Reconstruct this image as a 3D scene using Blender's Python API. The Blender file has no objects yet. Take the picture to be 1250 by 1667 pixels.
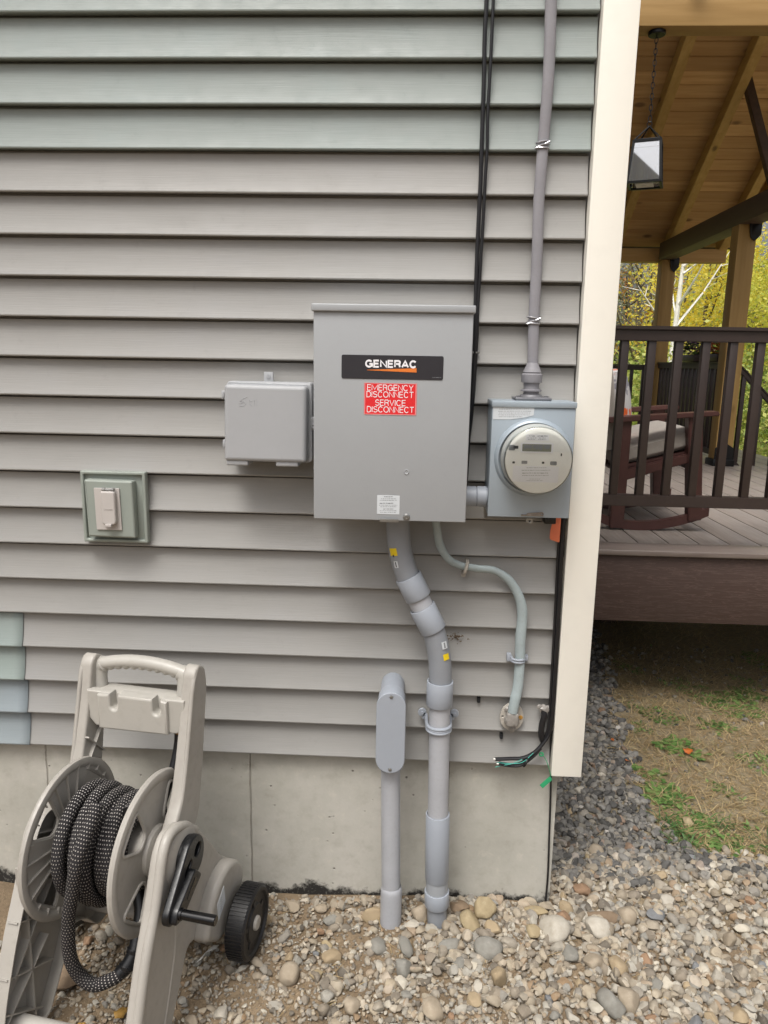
import bpy, bmesh, math, random
import numpy as np
from mathutils import Vector, Matrix, noise as mnoise
random.seed(7); RNG = np.random.default_rng(11)
PI = math.pi; R = math.radians
scn = bpy.context.scene
COL = scn.collection

# ------------------------------------------------------------------ camera
CAM_POS = Vector((0.0, -1.9359, 1.1130))
YAW, PITCH, ROLL = 0.043607, -0.197869, 0.017908
RM = (Matrix.Rotation(YAW, 3, 'Z') @ Matrix.Rotation(PITCH, 3, 'X') @
      Matrix(((1, 0, 0), (0, 0, -1), (0, 1, 0))) @ Matrix.Rotation(ROLL, 3, 'Z'))
cam = bpy.data.cameras.new('camera'); camo = bpy.data.objects.new('camera', cam); COL.objects.link(camo)
camo.matrix_world = Matrix.Translation(CAM_POS) @ RM.to_4x4()
cam.sensor_fit = 'VERTICAL'; cam.sensor_height = 36; cam.lens = 36 * 1200 / 1667
cam.clip_start = 0.05; cam.clip_end = 2000
scn.camera = camo

# ------------------------------------------------------------------ world, sun, exposure (bright overcast day)
SUN_EL, SUN_AZ = R(63), R(200)
w = bpy.data.worlds.new("World"); scn.world = w; w.use_nodes = True
nt = w.node_tree; nt.nodes.clear()
sky = nt.nodes.new('ShaderNodeTexSky'); sky.sky_type = 'NISHITA'; sky.sun_disc = False
sky.sun_elevation = SUN_EL; sky.sun_rotation = SUN_AZ; sky.air_density = 1.0; sky.dust_density = 9.0; sky.ozone_density = 1.0
hs = nt.nodes.new('ShaderNodeHueSaturation'); hs.inputs['Saturation'].default_value = 0.34
bg = nt.nodes.new('ShaderNodeBackground'); bg.inputs['Strength'].default_value = 0.12
wo = nt.nodes.new('ShaderNodeOutputWorld')
nt.links.new(sky.outputs[0], hs.inputs['Color']); nt.links.new(hs.outputs[0], bg.inputs['Color']); nt.links.new(bg.outputs[0], wo.inputs['Surface'])
sl = bpy.data.lights.new('sun', 'SUN'); sl.energy = 1.5; sl.angle = R(22); sl.color = (1, .97, .92)
so = bpy.data.objects.new('sun', sl); COL.objects.link(so)
sd = Vector((math.sin(SUN_AZ) * math.cos(SUN_EL), math.cos(SUN_AZ) * math.cos(SUN_EL), math.sin(SUN_EL)))
so.rotation_euler = sd.to_track_quat('Z', 'Y').to_euler()
scn.view_settings.view_transform = 'Standard'; scn.view_settings.look = 'None'
scn.view_settings.gamma = 1; scn.view_settings.exposure = 0.35

# ------------------------------------------------------------------ measuring helpers
def _ray(px, py):
    return RM @ Vector((px - 625, -(py - 833.5), -1200.0))
def at(px, py, Y=0.0):
    """point of the real plane y = Y seen in that direction"""
    d = _ray(px, py); t = (Y - CAM_POS.y) / d.y
    return CAM_POS + d * t
def atz(px, py, Z):
    d = _ray(px, py); t = (Z - CAM_POS.z) / d.z
    return CAM_POS + d * t

# ------------------------------------------------------------------ object helpers
def tag(o, label=None, cat=None, group=None, kind=None):
    if label: o['label'] = label
    if cat: o['category'] = cat
    if group: o['group'] = group
    if kind: o['kind'] = kind
    return o
def thing(name, label, cat, loc=(0, 0, 0), rz=0, group=None):
    o = bpy.data.objects.new(name, None); COL.objects.link(o); o.location = loc; o.rotation_euler = (0, 0, rz)
    o.empty_display_size = .05
    return tag(o, label, cat, group)
def sharp(me, ang=32):
    me.polygons.foreach_set('use_smooth', [True] * len(me.polygons))
    me.set_sharp_from_angle(angle=R(ang))
def link(name, me, m, parent=None, smooth=True, ang=32):
    if m is not None:
        for mm in (m if isinstance(m, (list, tuple)) else [m]): me.materials.append(mm)
    if smooth: sharp(me, ang)
    o = bpy.data.objects.new(name, me); COL.objects.link(o)
    if parent: o.parent = parent
    return o
def copy_tree(o, parent=None):
    c = o.copy(); COL.objects.link(c); c.parent = parent
    for ch in list(o.children): copy_tree(ch, c)
    return c
def frame_of(d):
    d = Vector(d).normalized()
    up = Vector((0, 0, 1)) if abs(d.z) < .9 else Vector((1, 0, 0))
    a = d.cross(up).normalized(); b = a.cross(d).normalized()
    return a, b

class MB:
    def __init__(s): s.bm = bmesh.new(); s.uv = None
    def box(s, lo, hi, bv=0.0, seg=2, M=None):
        t = bmesh.new(); bmesh.ops.create_cube(t, size=1)
        lo = Vector(lo); hi = Vector(hi)
        for v in t.verts:
            v.co = Vector((lo[i] + (v.co[i] + .5) * (hi[i] - lo[i]) for i in range(3)))
        if bv > 0: bmesh.ops.bevel(t, geom=t.edges[:], offset=bv, segments=seg, affect='EDGES', profile=.5)
        if M is not None: t.transform(M)
        s.merge(t); return s
    def merge(s, t, M=None):
        if M is not None: t.transform(M)
        me = bpy.data.meshes.new('tmp'); t.to_mesh(me); t.free(); s.bm.from_mesh(me); bpy.data.meshes.remove(me)
    def mesh(s, me, M=None):
        t = bmesh.new(); t.from_mesh(me); s.merge(t, M); return s
    def cyl(s, a, b, r, r2=None, n=24, bv=0):
        a = Vector(a); b = Vector(b); r2 = r if r2 is None else r2
        d = (b - a); L = d.length
        prof = [(0, 0), (r - bv, 0), (r, bv), (r2, L - bv), (r2 - bv, L), (0, L)] if bv else [(0, 0), (r, 0), (r2, L), (0, L)]
        return s.lathe(a, d, prof, n)
    def lathe(s, o, axis, prof, n=32):
        o = Vector(o); ax = Vector(axis).normalized(); u, v = frame_of(ax)
        rings = []
        for (r, h) in prof:
            if r <= 1e-6: rings.append([s.bm.verts.new(o + ax * h)])
            else: rings.append([s.bm.verts.new(o + ax * h + (u * math.cos(2 * PI * k / n) + v * math.sin(2 * PI * k / n)) * r) for k in range(n)])
        for A, B in zip(rings, rings[1:]):
            for k in range(n):
                k2 = (k + 1) % n
                f = ([A[0], B[k], B[k2]] if len(A) == 1 else [A[k], B[0], A[k2]] if len(B) == 1 else [A[k], B[k], B[k2], A[k2]])
                if len(A) == 1 and len(B) == 1: continue
                try: s.bm.faces.new(f)
                except ValueError: pass
        return s
    def tube(s, pts, r, n=12, closed=False, flat=1.0, cap=True, uv=False, side=None):
        pts = [Vector(p) for p in pts]; m = len(pts)
        rr = r if isinstance(r, (list, tuple)) else [r] * m
        if uv and s.uv is None: s.uv = s.bm.loops.layers.uv.new('uv')
        tan = []
        for i in range(m):
            a = pts[(i - 1) % m] if closed else pts[max(i - 1, 0)]
            b = pts[(i + 1) % m] if closed else pts[min(i + 1, m - 1)]
            tan.append((b - a).normalized())
        u = frame_of(tan[0])[0] if side is None else Vector(side)
        rings = []; L = [0]
        for i in range(m):
            u = (u - tan[i] * u.dot(tan[i])).normalized(); v = tan[i].cross(u)
            rings.append([s.bm.verts.new(pts[i] + (u * math.cos(2 * PI * k / n) + v * flat * math.sin(2 * PI * k / n)) * rr[i]) for k in range(n)])
            if i: L.append(L[-1] + (pts[i] - pts[i - 1]).length)
        for i in range(m if closed else m - 1):
            A = rings[i]; B = rings[(i + 1) % m]
            for k in range(n):
                f = s.bm.faces.new([A[k], A[(k + 1) % n], B[(k + 1) % n], B[k]])
                if uv:
                    for lp, (uu, vv) in zip(f.loops, [(k / n, L[i]), ((k + 1) / n, L[i]), ((k + 1) / n, L[(i + 1) % m]), (k / n, L[(i + 1) % m])]): lp[s.uv].uv = (uu, vv)
        if cap and not closed:
            s.bm.faces.new(rings[0][::-1]); s.bm.faces.new(rings[-1])
        return s
    def prism(s, pts, depth_vec, bv=0):
        t = bmesh.new(); vs = [t.verts.new(Vector(p)) for p in pts]; f = t.faces.new(vs)
        r = bmesh.ops.extrude_face_region(t, geom=[f]); 
        for g in r['geom']:
            if isinstance(g, bmesh.types.BMVert): g.co += Vector(depth_vec)
        bmesh.ops.recalc_face_normals(t, faces=t.faces[:])
        if bv: bmesh.ops.bevel(t, geom=t.edges[:], offset=bv, segments=2, affect='EDGES')
        s.merge(t); return s
    def build(s, name, m, parent=None, smooth=True, ang=32, recalc=True):
        if recalc: bmesh.ops.recalc_face_normals(s.bm, faces=s.bm.faces[:])
        me = bpy.data.meshes.new(name); s.bm.to_mesh(me); s.bm.free()
        return link(name, me, m, parent, smooth, ang)

def smooth_path(pts, k=8):
    pts = [Vector(p) for p in pts]; P = [pts[0] * 2 - pts[1]] + pts + [pts[-1] * 2 - pts[-2]]; out = []
    for i in range(1, len(P) - 2):
        for j in range(k):
            t = j / k; a, b, c, d = P[i - 1:i + 3]
            out.append(.5 * ((2 * b) + (c - a) * t + (2 * a - 5 * b + 4 * c - d) * t * t + (3 * b - a - 3 * c + d) * t ** 3))
    out.append(pts[-1]); return out
def rounded(pts, r, k=5):
    """round the corners of a 2-D outline"""
    out = []; n = len(pts)
    for i in range(n):
        p = Vector(pts[i]); a = Vector(pts[i - 1]); b = Vector(pts[(i + 1) % n])
        ri = r[i] if isinstance(r, (list, tuple)) else r
        ri = min(ri, (a - p).length * .45, (b - p).length * .45)
        A = p + (a - p).normalized() * ri; B = p + (b - p).normalized() * ri
        for j in range(k + 1):
            t = j / k; out.append((A * (1 - t) ** 2 + p * 2 * t * (1 - t) + B * t * t)[:])
    return out
def circle2(c, rx, ry=None, n=28, rot=0):
    ry = rx if ry is None else ry
    return [(c[0] + rx * math.cos(a) * math.cos(rot) - ry * math.sin(a) * math.sin(rot), c[1] + rx * math.cos(a) * math.sin(rot) + ry * math.sin(a) * math.cos(rot)) for a in [2 * PI * k / n for k in range(n)]]
def shape2(outlines, half, bevel=.0, res=2, M=None):
    """solid plate from 2-D outlines (inner ones are holes); thickness 2*half along local z"""
    cu = bpy.data.curves.new('c', 'CURVE'); cu.dimensions = '2D'; cu.fill_mode = 'BOTH'
    cu.extrude = max(half - bevel, 0); cu.bevel_depth = bevel; cu.bevel_resolution = res; cu.offset = -bevel
    for ol in outlines:
        sp = cu.splines.new('POLY'); sp.points.add(len(ol) - 1); sp.use_cyclic_u = True
        for p, q in zip(sp.points, ol): p.co = (q[0], q[1], 0, 1)
    o = bpy.data.objects.new('c', cu); COL.objects.link(o)
    dg = bpy.context.evaluated_depsgraph_get(); me = bpy.data.meshes.new_from_object(o.evaluated_get(dg))
    bpy.data.objects.remove(o); bpy.data.curves.remove(cu)
    if M is not None: me.transform(M)
    me.materials.clear()
    return me
def text_mesh(body, size, ext=.0004, align='CENTER', offset=0.0, sx=1.0, spacing=1.0, M=None, line=1.0):
    cu = bpy.data.curves.new('t', 'FONT'); cu.body = body; cu.size = size; cu.extrude = ext; cu.align_x = align
    cu.offset = offset; cu.space_character = spacing; cu.space_line = line; cu.align_y = 'CENTER'; cu.resolution_u = 4
    o = bpy.data.objects.new('t', cu); COL.objects.link(o)
    dg = bpy.context.evaluated_depsgraph_get(); me = bpy.data.meshes.new_from_object(o.evaluated_get(dg))
    bpy.data.objects.remove(o); bpy.data.curves.remove(cu); me.materials.clear()
    me.transform(Matrix.Diagonal((sx, 1, 1, 1)))
    if M is not None: me.transform(M)
    return me
WALLM = Matrix(((1, 0, 0, 0), (0, 0, -1, 0), (0, 1, 0, 0), (0, 0, 0, 1)))   # local xy -> world xz, local z -> towards the viewer (-y)
SIDEM = Matrix(((0, 0, 1, 0), (1, 0, 0, 0), (0, 1, 0, 0), (0, 0, 0, 1)))    # local xy -> yz, local z -> x
def T(x, y, z): return Matrix.Translation((x, y, z))

# ------------------------------------------------------------------ materials
def lin(c):
    if isinstance(c, str):
        c = [int(c[i:i + 2], 16) / 255 for i in (0, 2, 4)]
        return tuple(x / 12.92 if x < .04045 else ((x + .055) / 1.055) ** 2.4 for x in c)
    return tuple(c)
class NT:
    def __init__(s, name):
        s.m = bpy.data.materials.new(name); s.m.use_nodes = True; s.t = s.m.node_tree
        s.b = s.t.nodes['Principled BSDF']; s.out = s.t.nodes['Material Output']
        s.tc = s.t.nodes.new('ShaderNodeTexCoord')
    def n(s, ty, ins={}, **kw):
        x = s.t.nodes.new('ShaderNode' + ty)
        for k, v in kw.items(): setattr(x, k, v)
        for k, v in ins.items(): s.put(x.inputs[k], v)
        return x
    def put(s, sock, v):
        if hasattr(v, 'is_linked') or isinstance(v, bpy.types.NodeSocket): s.t.links.new(v, sock)
        elif isinstance(v, tuple) and len(v) == 3 and sock.type == 'RGBA': sock.default_value = (*v, 1)
        else: sock.default_value = v
    def mapped(s, scale=(1, 1, 1), src='Object'):
        return s.n('Mapping', {'Vector': s.tc.outputs[src], 'Scale': scale}).outputs[0]
    def noise(s, vec, scale, detail=4, rough=.55):
        return s.n('TexNoise', {'Vector': vec, 'Scale': scale, 'Detail': detail, 'Roughness': rough}).outputs['Fac']
    def ramp(s, fac, stops, interp='LINEAR'):
        r = s.n('ValToRGB', {'Fac': fac}); cr = r.color_ramp; cr.interpolation = interp
        while len(cr.elements) < len(stops): cr.elements.new(.5)
        for e, (p, c) in zip(cr.elements, stops): e.position = p; e.color = (*c, 1) if len(c) == 3 else c
        return r.outputs[0]
    def mix(s, f, a, b, mode='MIX'):
        x = s.n('Mix', data_type='RGBA', blend_type=mode); s.put(x.inputs[0], f); s.put(x.inputs[6], a); s.put(x.inputs[7], b); return x.outputs[2]
    def math(s, op, a, b=0.0, c=0.0, clamp=False):
        x = s.n('Math', operation=op, use_clamp=clamp); s.put(x.inputs[0], a); s.put(x.inputs[1], b); s.put(x.inputs[2], c); return x.outputs[0]
    def mr(s, v, a, b, c=0.0, d=1.0):
        return s.n('MapRange', {'Value': v, 'From Min': a, 'From Max': b, 'To Min': c, 'To Max': d}).outputs[0]
    def bump(s, h, strength=.2, dist=.002, prev=None):
        ins = {'Height': h, 'Strength': strength, 'Distance': dist}
        if prev is not None: ins['Normal'] = prev
        return s.n('Bump', ins).outputs[0]
    def fin(s, col=None, rough=None, normal=None, **kw):
        if col is not None: s.put(s.b.inputs['Base Color'], col)
        if rough is not None: s.put(s.b.inputs['Roughness'], rough)
        if normal is not None: s.put(s.b.inputs['Normal'], normal)
        for k, v in kw.items(): s.put(s.b.inputs[k.replace('_', ' ')], v)
        return s.m
def scale_c(c, k): return tuple(min(1, x * k) for x in c)
def pm(name, col, rough=.5, var=.08, scale=9, bump=.1, bscale=260, dirt=0.0, metallic=0.0, **kw):
    """painted / moulded surface: blotchy tone, faint orange peel, optional dirt"""
    c = lin(col); k = NT(name); v = k.mapped()
    n1 = k.noise(v, scale, 5, .6); n2 = k.noise(v, scale * 9, 3)
    base = k.ramp(n1, [(.3, scale_c(c, 1 - var)), (.7, scale_c(c, 1 + var))])
    if dirt:
        base = k.mix(k.mr(n2, .52, .78, 0, dirt), base, scale_c((.16, .13, .1), 1))
    rg = k.mr(n2, .3, .7, rough - .06, rough + .08)
    nm = k.bump(k.noise(v, bscale, 2), bump, .0006)
    return k.fin(base, rg, nm, Metallic=metallic, **kw)

def siding_mat(name, col, tint):
    k = NT(name); c = lin(col)
    g = k.noise(k.mapped((1.2, 1, 60)), 6, 5, .65)              # embossed grain runs along the boards
    blot = k.noise(k.mapped((1.5, 1, 2.2)), 1.6, 4, .6)
    spots = k.noise(k.mapped((1, 1, 1)), 28, 4, .7)
    base = k.ramp(blot, [(.3, scale_c(c, .93)), (.5, c), (.72, tuple(a * b for a, b in zip(c, tint)))])
    base = k.mix(k.mr(g, .35, .7, 0, .2), base, scale_c(c, .72))
    base = k.mix(k.mr(spots, .62, .8, 0, .22), base, scale_c(c, .6))
    nm = k.bump(g, .4, .0012, k.bump(k.noise(k.mapped((1, 1, 1)), 2.3, 2), .6, .006))
    return k.fin(base, k.mr(spots, .3, .7, .42, .58), nm, Specular_IOR_Level=.45)
M = {}
M['siding'] = siding_mat('grey vinyl', '93928f', (1.02, 1.03, 1.06))
M['siding_green'] = siding_mat('grey green vinyl', '878f8c', (.98, 1.03, 1.05))
M['patch_green'] = siding_mat('pale green vinyl', '8c9694', (1, 1.03, 1.0))
M['patch_blue'] = siding_mat('pale blue grey vinyl', '8b9498', (1, 1.02, 1.05))
M['cream'] = pm('cream corner vinyl', 'efece2', .42, .02, 2, .06, 120, dirt=.04)
M['cabinet'] = pm('grey powder coat', '9c9fa2', .42, .025, 5, .25, 420, dirt=.03)
M['meterbox'] = pm('galvanised meter paint', '9aa5ae', .38, .05, 6, .12, 300, dirt=.05, metallic=.15)
M['telecom'] = pm('moulded grey plastic', 'a0a2a5', .5, .03, 4, .3, 500, dirt=.03)
M['pvc'] = pm('grey pvc', '999da2', .38, .05, 7, .05, 200, dirt=.07)
M['pvc_dark'] = pm('dull grey pvc', '868a90', .36, .05, 7, .05, 200, dirt=.05)
M['pvc_light'] = pm('blue grey pvc', '989ea7', .4, .03, 7, .05, 200, dirt=.03)
M['pvc_pale'] = pm('weathered pale pvc', 'a7a9ae', .45, .06, 12, .05, 200, dirt=.09)
M['cable_grey'] = pm('pale grey cable sheath', '9ba7a9', .5, .09, 14, .2, 90, dirt=.16)
M['cable_service'] = pm('service cable sheath', '88878c', .6, .07, 16, .25, 120, dirt=.1)
M['black_cable'] = pm('black cable', '17171a', .4, .1, 20, .1, 200)
M['black_plastic'] = pm('black plastic', '131416', .32, .1, 14, .2, 400)
M['rubber'] = pm('black tyre plastic', '121214', .5, .15, 18, .3, 300, dirt=.12)
M['reel'] = pm('taupe moulded resin', 'a29e97', .42, .05, 5, .22, 420, dirt=.16)
M['reel_light'] = pm('light taupe moulded resin', 'a9a69f', .4, .04, 5, .2, 420, dirt=.12)
M['steel'] = pm('galvanised screw', '9a9a98', .35, .15, 40, .2, 300, metallic=.8)
M['rust'] = pm('rusty steel', '7a5b43', .7, .3, 60, .4, 300, metallic=.3)
M['brass'] = pm('brass', 'a8823f', .35, .15, 60, .2, 300, metallic=.9)
M['white_label'] = pm('white label stock', 'c6cbcf', .5, .03, 20, .02, 200)
M['ink'] = pm('grey printing ink', '7d8084', .6, .1, 20, 0, 200)
M['ink_dark'] = pm('dark printing ink', '3a3b3d', .6, .1, 20, 0, 200)
M['plate_black'] = pm('charcoal plate', '2c2b30', .35, .04, 20, .05, 300)
M['white_ink'] = pm('white ink', 'e6e6ea', .5, .02, 20, 0, 200)
M['orange_ink'] = pm('orange ink', 'd9762b', .5, .05, 20, 0, 200)
M['red'] = pm('red sticker', 'd8242a', .45, .04, 20, .02, 200)
M['yellow_tag'] = pm('yellow label', 'dfc21b', .45, .05, 20, 0, 200)
M['orange_tag'] = pm('orange plastic tag', 'd8734f', .45, .08, 20, .1, 200, Subsurface_Weight=.0)
M['green_tag'] = pm('green cable tag', '2c9464', .4, .08, 20, .1, 200)
M['teal'] = pm('teal wire sheath', '4fa89a', .4, .08, 20, .1, 200)
M['copper'] = pm('bare wire ends', 'c9c6c0', .4, .1, 40, 0, 200, metallic=.6)
M['outlet_block'] = pm('grey green mounting block', '8d948d', .5, .04, 8, .2, 300, dirt=.04)
M['outlet_cover'] = pm('pinkish grey cover', 'b5b0ac', .45, .03, 8, .1, 300, dirt=.03)
M['flange'] = pm('weathered translucent flange', 'a9a49b', .4, .15, 40, .2, 200, dirt=.25)
M['putty'] = pm('clear caulk putty', '8f8b86', .3, .2, 40, .5, 120, dirt=.2)
M['meter_face'] = pm('meter face', 'e9e9e6', .4, .02, 20, 0, 200)
M['meter_ring'] = pm('grey meter rim', 'aeb0ac', .35, .05, 12, .05, 200)
M['lcd'] = pm('lcd', '898b7f', .25, .06, 60, 0, 200)
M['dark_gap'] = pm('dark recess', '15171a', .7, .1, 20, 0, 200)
M['charcoal_metal'] = pm('black lantern metal', '101113', .4, .1, 20, .1, 200, metallic=.3)
M['mahogany'] = pm('dark brown stained wood', '4e312d', .42, .14, 18, .2, 160)
M['rail'] = pm('dark brown rail composite', '352b28', .42, .1, 14, .15, 200, dirt=.05)
M['cushion'] = pm('stone grey cushion cloth', '9b948c', .9, .08, 22, .5, 900, Sheen_Weight=.2)
M['paper'] = pm('white paper scrap', 'c9c8c4', .7, .05, 20, .2, 200)

def glass_mat(name, tint=(1, 1, 1), refl=.1):
    k = NT(name); k.t.nodes.remove(k.b)
    tr = k.n('BsdfTransparent', {'Color': tint}); gl = k.n('BsdfGlossy', {'Color': (1, 1, 1), 'Roughness': .03})
    fr = k.n('LayerWeight', {'Blend': .3}).outputs['Fresnel']
    f = k.math('ADD', k.math('MULTIPLY', fr, .9), refl, clamp=True)
    mx = k.n('MixShader'); k.put(mx.inputs[0], f); k.put(mx.inputs[1], tr.outputs[0]); k.put(mx.inputs[2], gl.outputs[0])
    k.t.links.new(mx.outputs[0], k.out.inputs['Surface']); return k.m
M['glass'] = glass_mat('meter dome glass', (.98, .99, .97), .03)
M['lantern_glass'] = glass_mat('lantern glass', (.85, .88, .92), .5)

def concrete_mat():
    k = NT('poured concrete'); v = k.mapped()
    n1 = k.noise(v, 2.2, 6, .65); n2 = k.noise(v, 24, 5, .7); n3 = k.noise(v, 120, 3, .6)
    base = k.ramp(n1, [(.28, lin('96938b')), (.5, lin('acaaa1')), (.72, lin('bbb8b0'))])
    base = k.mix(k.mr(n2, .5, .75, 0, .35), base, lin('8d877a'))
    base = k.mix(k.mr(n2, .25, .42, .35, 0), base, lin('cfcabc'))
    pit = k.n('TexVoronoi', {'Vector': v, 'Scale': 26.0}).outputs['Distance']
    pitf = k.math('MULTIPLY', k.mr(pit, .05, .11, 1, 0), k.mr(k.noise(v, 7, 2), .5, .62, 0, 1))
    base = k.mix(k.math('MULTIPLY', pitf, .7), base, lin('55504a'))
    sep = k.n('SeparateXYZ', {0: v}); X, Z = sep.outputs[0], sep.outputs[2]
    hgt = k.math('MULTIPLY', n1, 0.0)
    for cx in (-1.083, -.468, .117):                    # form tie scars where the form seams are
        d = k.n('VectorMath', {0: v, 1: (cx, .03, -.055)}, operation='DISTANCE').outputs['Value']
        dd = k.math('ADD', d, k.mr(n2, .3, .7, -.02, .02))
        rg = k.math('MULTIPLY', k.mr(dd, .006, .030, 1, 0), k.mr(n2, .40, .62, 0, 1))
        base = k.mix(k.math('MULTIPLY', rg, .6), base, lin('6b6656')); hgt = k.math('SUBTRACT', hgt, rg)
        wob = k.math('ADD', X, k.mr(n2, .3, .7, -.0012, .0012))
        lx = k.math('ABSOLUTE', k.math('SUBTRACT', wob, cx))
        ln = k.mr(lx, .0012, .003, 1, 0)
        base = k.mix(k.math('MULTIPLY', ln, .55), base, lin('6e695e')); hgt = k.math('SUBTRACT', hgt, ln)
    # damp-proof tar splashed along the bottom
    edge = k.math('ADD', Z, k.mr(k.noise(v, 9, 6, .7), .3, .7, -.035, .035))
    tar = k.mr(edge, -.458, -.440, 1, 0)
    tar2 = k.math('MULTIPLY', tar, k.mr(n3, .3, .45, .7, 1))
    base = k.mix(tar2, base, lin('24221f'))
    nm = k.bump(n3, .25, .0012, k.bump(k.math('SUBTRACT', hgt, pitf), .8, .003, k.bump(n2, .2, .003)))
    return k.fin(base, k.mr(n2, .3, .7, .75, .95), nm)
M['concrete'] = concrete_mat()

def wood_mat(name, c1, c2, ax=0, knots=.8, plank=0, paxis=1):
    """pine: grain along axis ax, a few knots"""
    k = NT(name)
    sc = [26, 26, 26]; sc[ax] = 1.6
    g = k.noise(k.mapped(tuple(sc)), 1.0, 6, .6); sc2 = [6, 6, 6]; sc2[ax] = .5
    b = k.noise(k.mapped(tuple(sc2)), 1.0, 3)
    base = k.ramp(g, [(.3, lin(c1)), (.65, lin(c2))])
    base = k.mix(k.mr(b, .35, .7, 0, .45), base, scale_c(lin(c1), .75))
    sk = [5.5, 5.5, 5.5]; sk[ax] = 2.6
    vo = k.n('TexVoronoi', {'Vector': k.mapped(tuple(sk)), 'Scale': 1.0}).outputs['Distance']
    base = k.mix(k.mr(vo, .09, .17, knots, 0), base, lin('3a2210'))
    rnd = k.n('NewGeometry').outputs['Random Per Island']
    base = k.mix(k.mr(rnd, 0, 1, 0, .75), base, scale_c(lin(c1), .62))
    return k.fin(base, .62, k.bump(g, .2, .001))
M['pine_x'] = wood_mat('pine beam along x', 'a9854c', 'c4a066', 0)
M['pine_y'] = wood_mat('pine beam along y', 'b59350', 'd0ae6b', 1)
M['pine_z'] = wood_mat('pine post', 'a07f48', 'bd9c60', 2)
M['pine_board'] = wood_mat('pine ceiling boards', 'bf955c', 'e6c088', 0, .9)
M['dark_beam'] = wood_mat('dark stained beam', '4a3a2e', '66503c', 1, .3)
def composite_mat(name, a, b, ax):
    k = NT(name); sc = [90, 90, 90]; sc[ax] = 5
    wv = k.noise(k.mapped(tuple(sc)), 1, 5, .6)
    n2 = k.noise(k.mapped(), 5, 4, .6); rnd = k.n('NewGeometry').outputs['Random Per Island']
    base = k.ramp(wv, [(.35, lin(a)), (.65, lin(b))])
    base = k.mix(k.mr(n2, .4, .75, 0, .4), base, scale_c(lin(b), 1.25))
    base = k.mix(k.mr(rnd, 0, 1, 0, .25), base, scale_c(lin(a), .8))
    return k.fin(base, .42, k.bump(wv, .5, .0015))
M['deck'] = composite_mat('brown grey deck boards', '7d736c', '8f867f', 1)
M['deck_x'] = composite_mat('deck border board', '6b5f59', '7a706a', 0)
def fascia_mat():
    k = NT('embossed fascia'); v = k.mapped((7, 1, 95))
    wv = k.n('TexNoise', {'Vector': v, 'Scale': 1.0, 'Detail': 5.0, 'Roughness': .6, 'Distortion': .7}).outputs['Fac']
    line = k.mr(k.math('ABSOLUTE', k.math('SUBTRACT', wv, .5)), 0, .03, 1, 0)
    base = k.mix(k.math('MULTIPLY', line, .6), lin('44332d'), lin('69554c'))
    base = k.mix(k.mr(k.noise(k.mapped(), 3, 4), .4, .7, 0, .4), base, lin('40322c'))
    return k.fin(base, .6, k.bump(line, .5, .0015))
M['fascia'] = fascia_mat()
def hose_mat():
    k = NT('black braid with white flecks')
    sep = k.n('SeparateXYZ', {0: k.tc.outputs['UV']}); U, V = sep.outputs[0], sep.outputs[1]
    row = k.math('MULTIPLY', V, 125.0); fr = k.math('FRACT', row); fl = k.math('FLOOR', row)
    uu = k.math('ADD', k.math('MULTIPLY', U, 15.0), k.math('MULTIPLY', fl, .5)); fu = k.math('FRACT', uu)
    a = k.math('LESS_THAN', k.math('ABSOLUTE', k.math('SUBTRACT', fr, .5)), .15)
    b = k.math('LESS_THAN', k.math('ABSOLUTE', k.math('SUBTRACT', fu, .5)), .19)
    f = k.math('MULTIPLY', a, b)
    weave = k.math('SINE', k.math('MULTIPLY', row, PI * 2))
    dirt = k.noise(k.mapped(), 14, 4)
    col = k.mix(f, lin('151214'), k.mix(dirt, lin('8d8680'), lin('cfcbc6')))
    return k.fin(col, .8, k.bump(k.math('ADD', weave, f), .5, .0012))
M['hose'] = hose_mat()
def stone_mat(name, stops, island=True):
    k = NT(name)
    r = k.n('NewGeometry').outputs['Random Per Island'] if island else k.n('ObjectInfo').outputs['Random']
    v = k.mapped(); n1 = k.noise(v, 60 if island else 55, 5, .65); n2 = k.noise(v, 300, 3, .6)
    c = k.ramp(r, stops)
    c = k.mix(k.mr(n1, .35, .7, 0, .5), c, k.mix(1.0, c, (.62, .57, .5), 'MULTIPLY'))
    c = k.mix(k.mr(n1, .2, .4, .3, 0), c, lin('c9c0ae'))
    return k.fin(c, .85, k.bump(n2, .3, .001, k.bump(n1, .25, .002)))
TAN = [(0, lin('635d54')), (.12, lin('847b6e')), (.28, lin('9c917f')), (.42, lin('86837d')), (.56, lin('a89c88')), (.7, lin('96938b')), (.84, lin('bbb4a5')), (.93, lin('8a745a')), (1, lin('b5ac9e'))]
GRY = [(0, lin('454442')), (.25, lin('5c5b59')), (.45, lin('716f6b')), (.65, lin('878580')), (.8, lin('7a756a')), (.92, lin('908a80')), (.97, lin('7a6350')), (1, lin('b5b2ac'))]
M['tan_stone'] = stone_mat('tan gravel', TAN); M['grey_stone'] = stone_mat('grey crushed stone', GRY)
M['single_stone'] = stone_mat('river stone', TAN, False)
STONE = {n: stone_mat(n + ' stone', [(0, scale_c(lin(c), .93)), (1, scale_c(lin(c), 1.05))], False) for n, c in
         dict(tan='a08f74', yellow='a09173', grey='84827b', light='b0aa9e', brown='806e5a', orange='8f745c', blue='76787a', buff='9c907e').items()}
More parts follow.
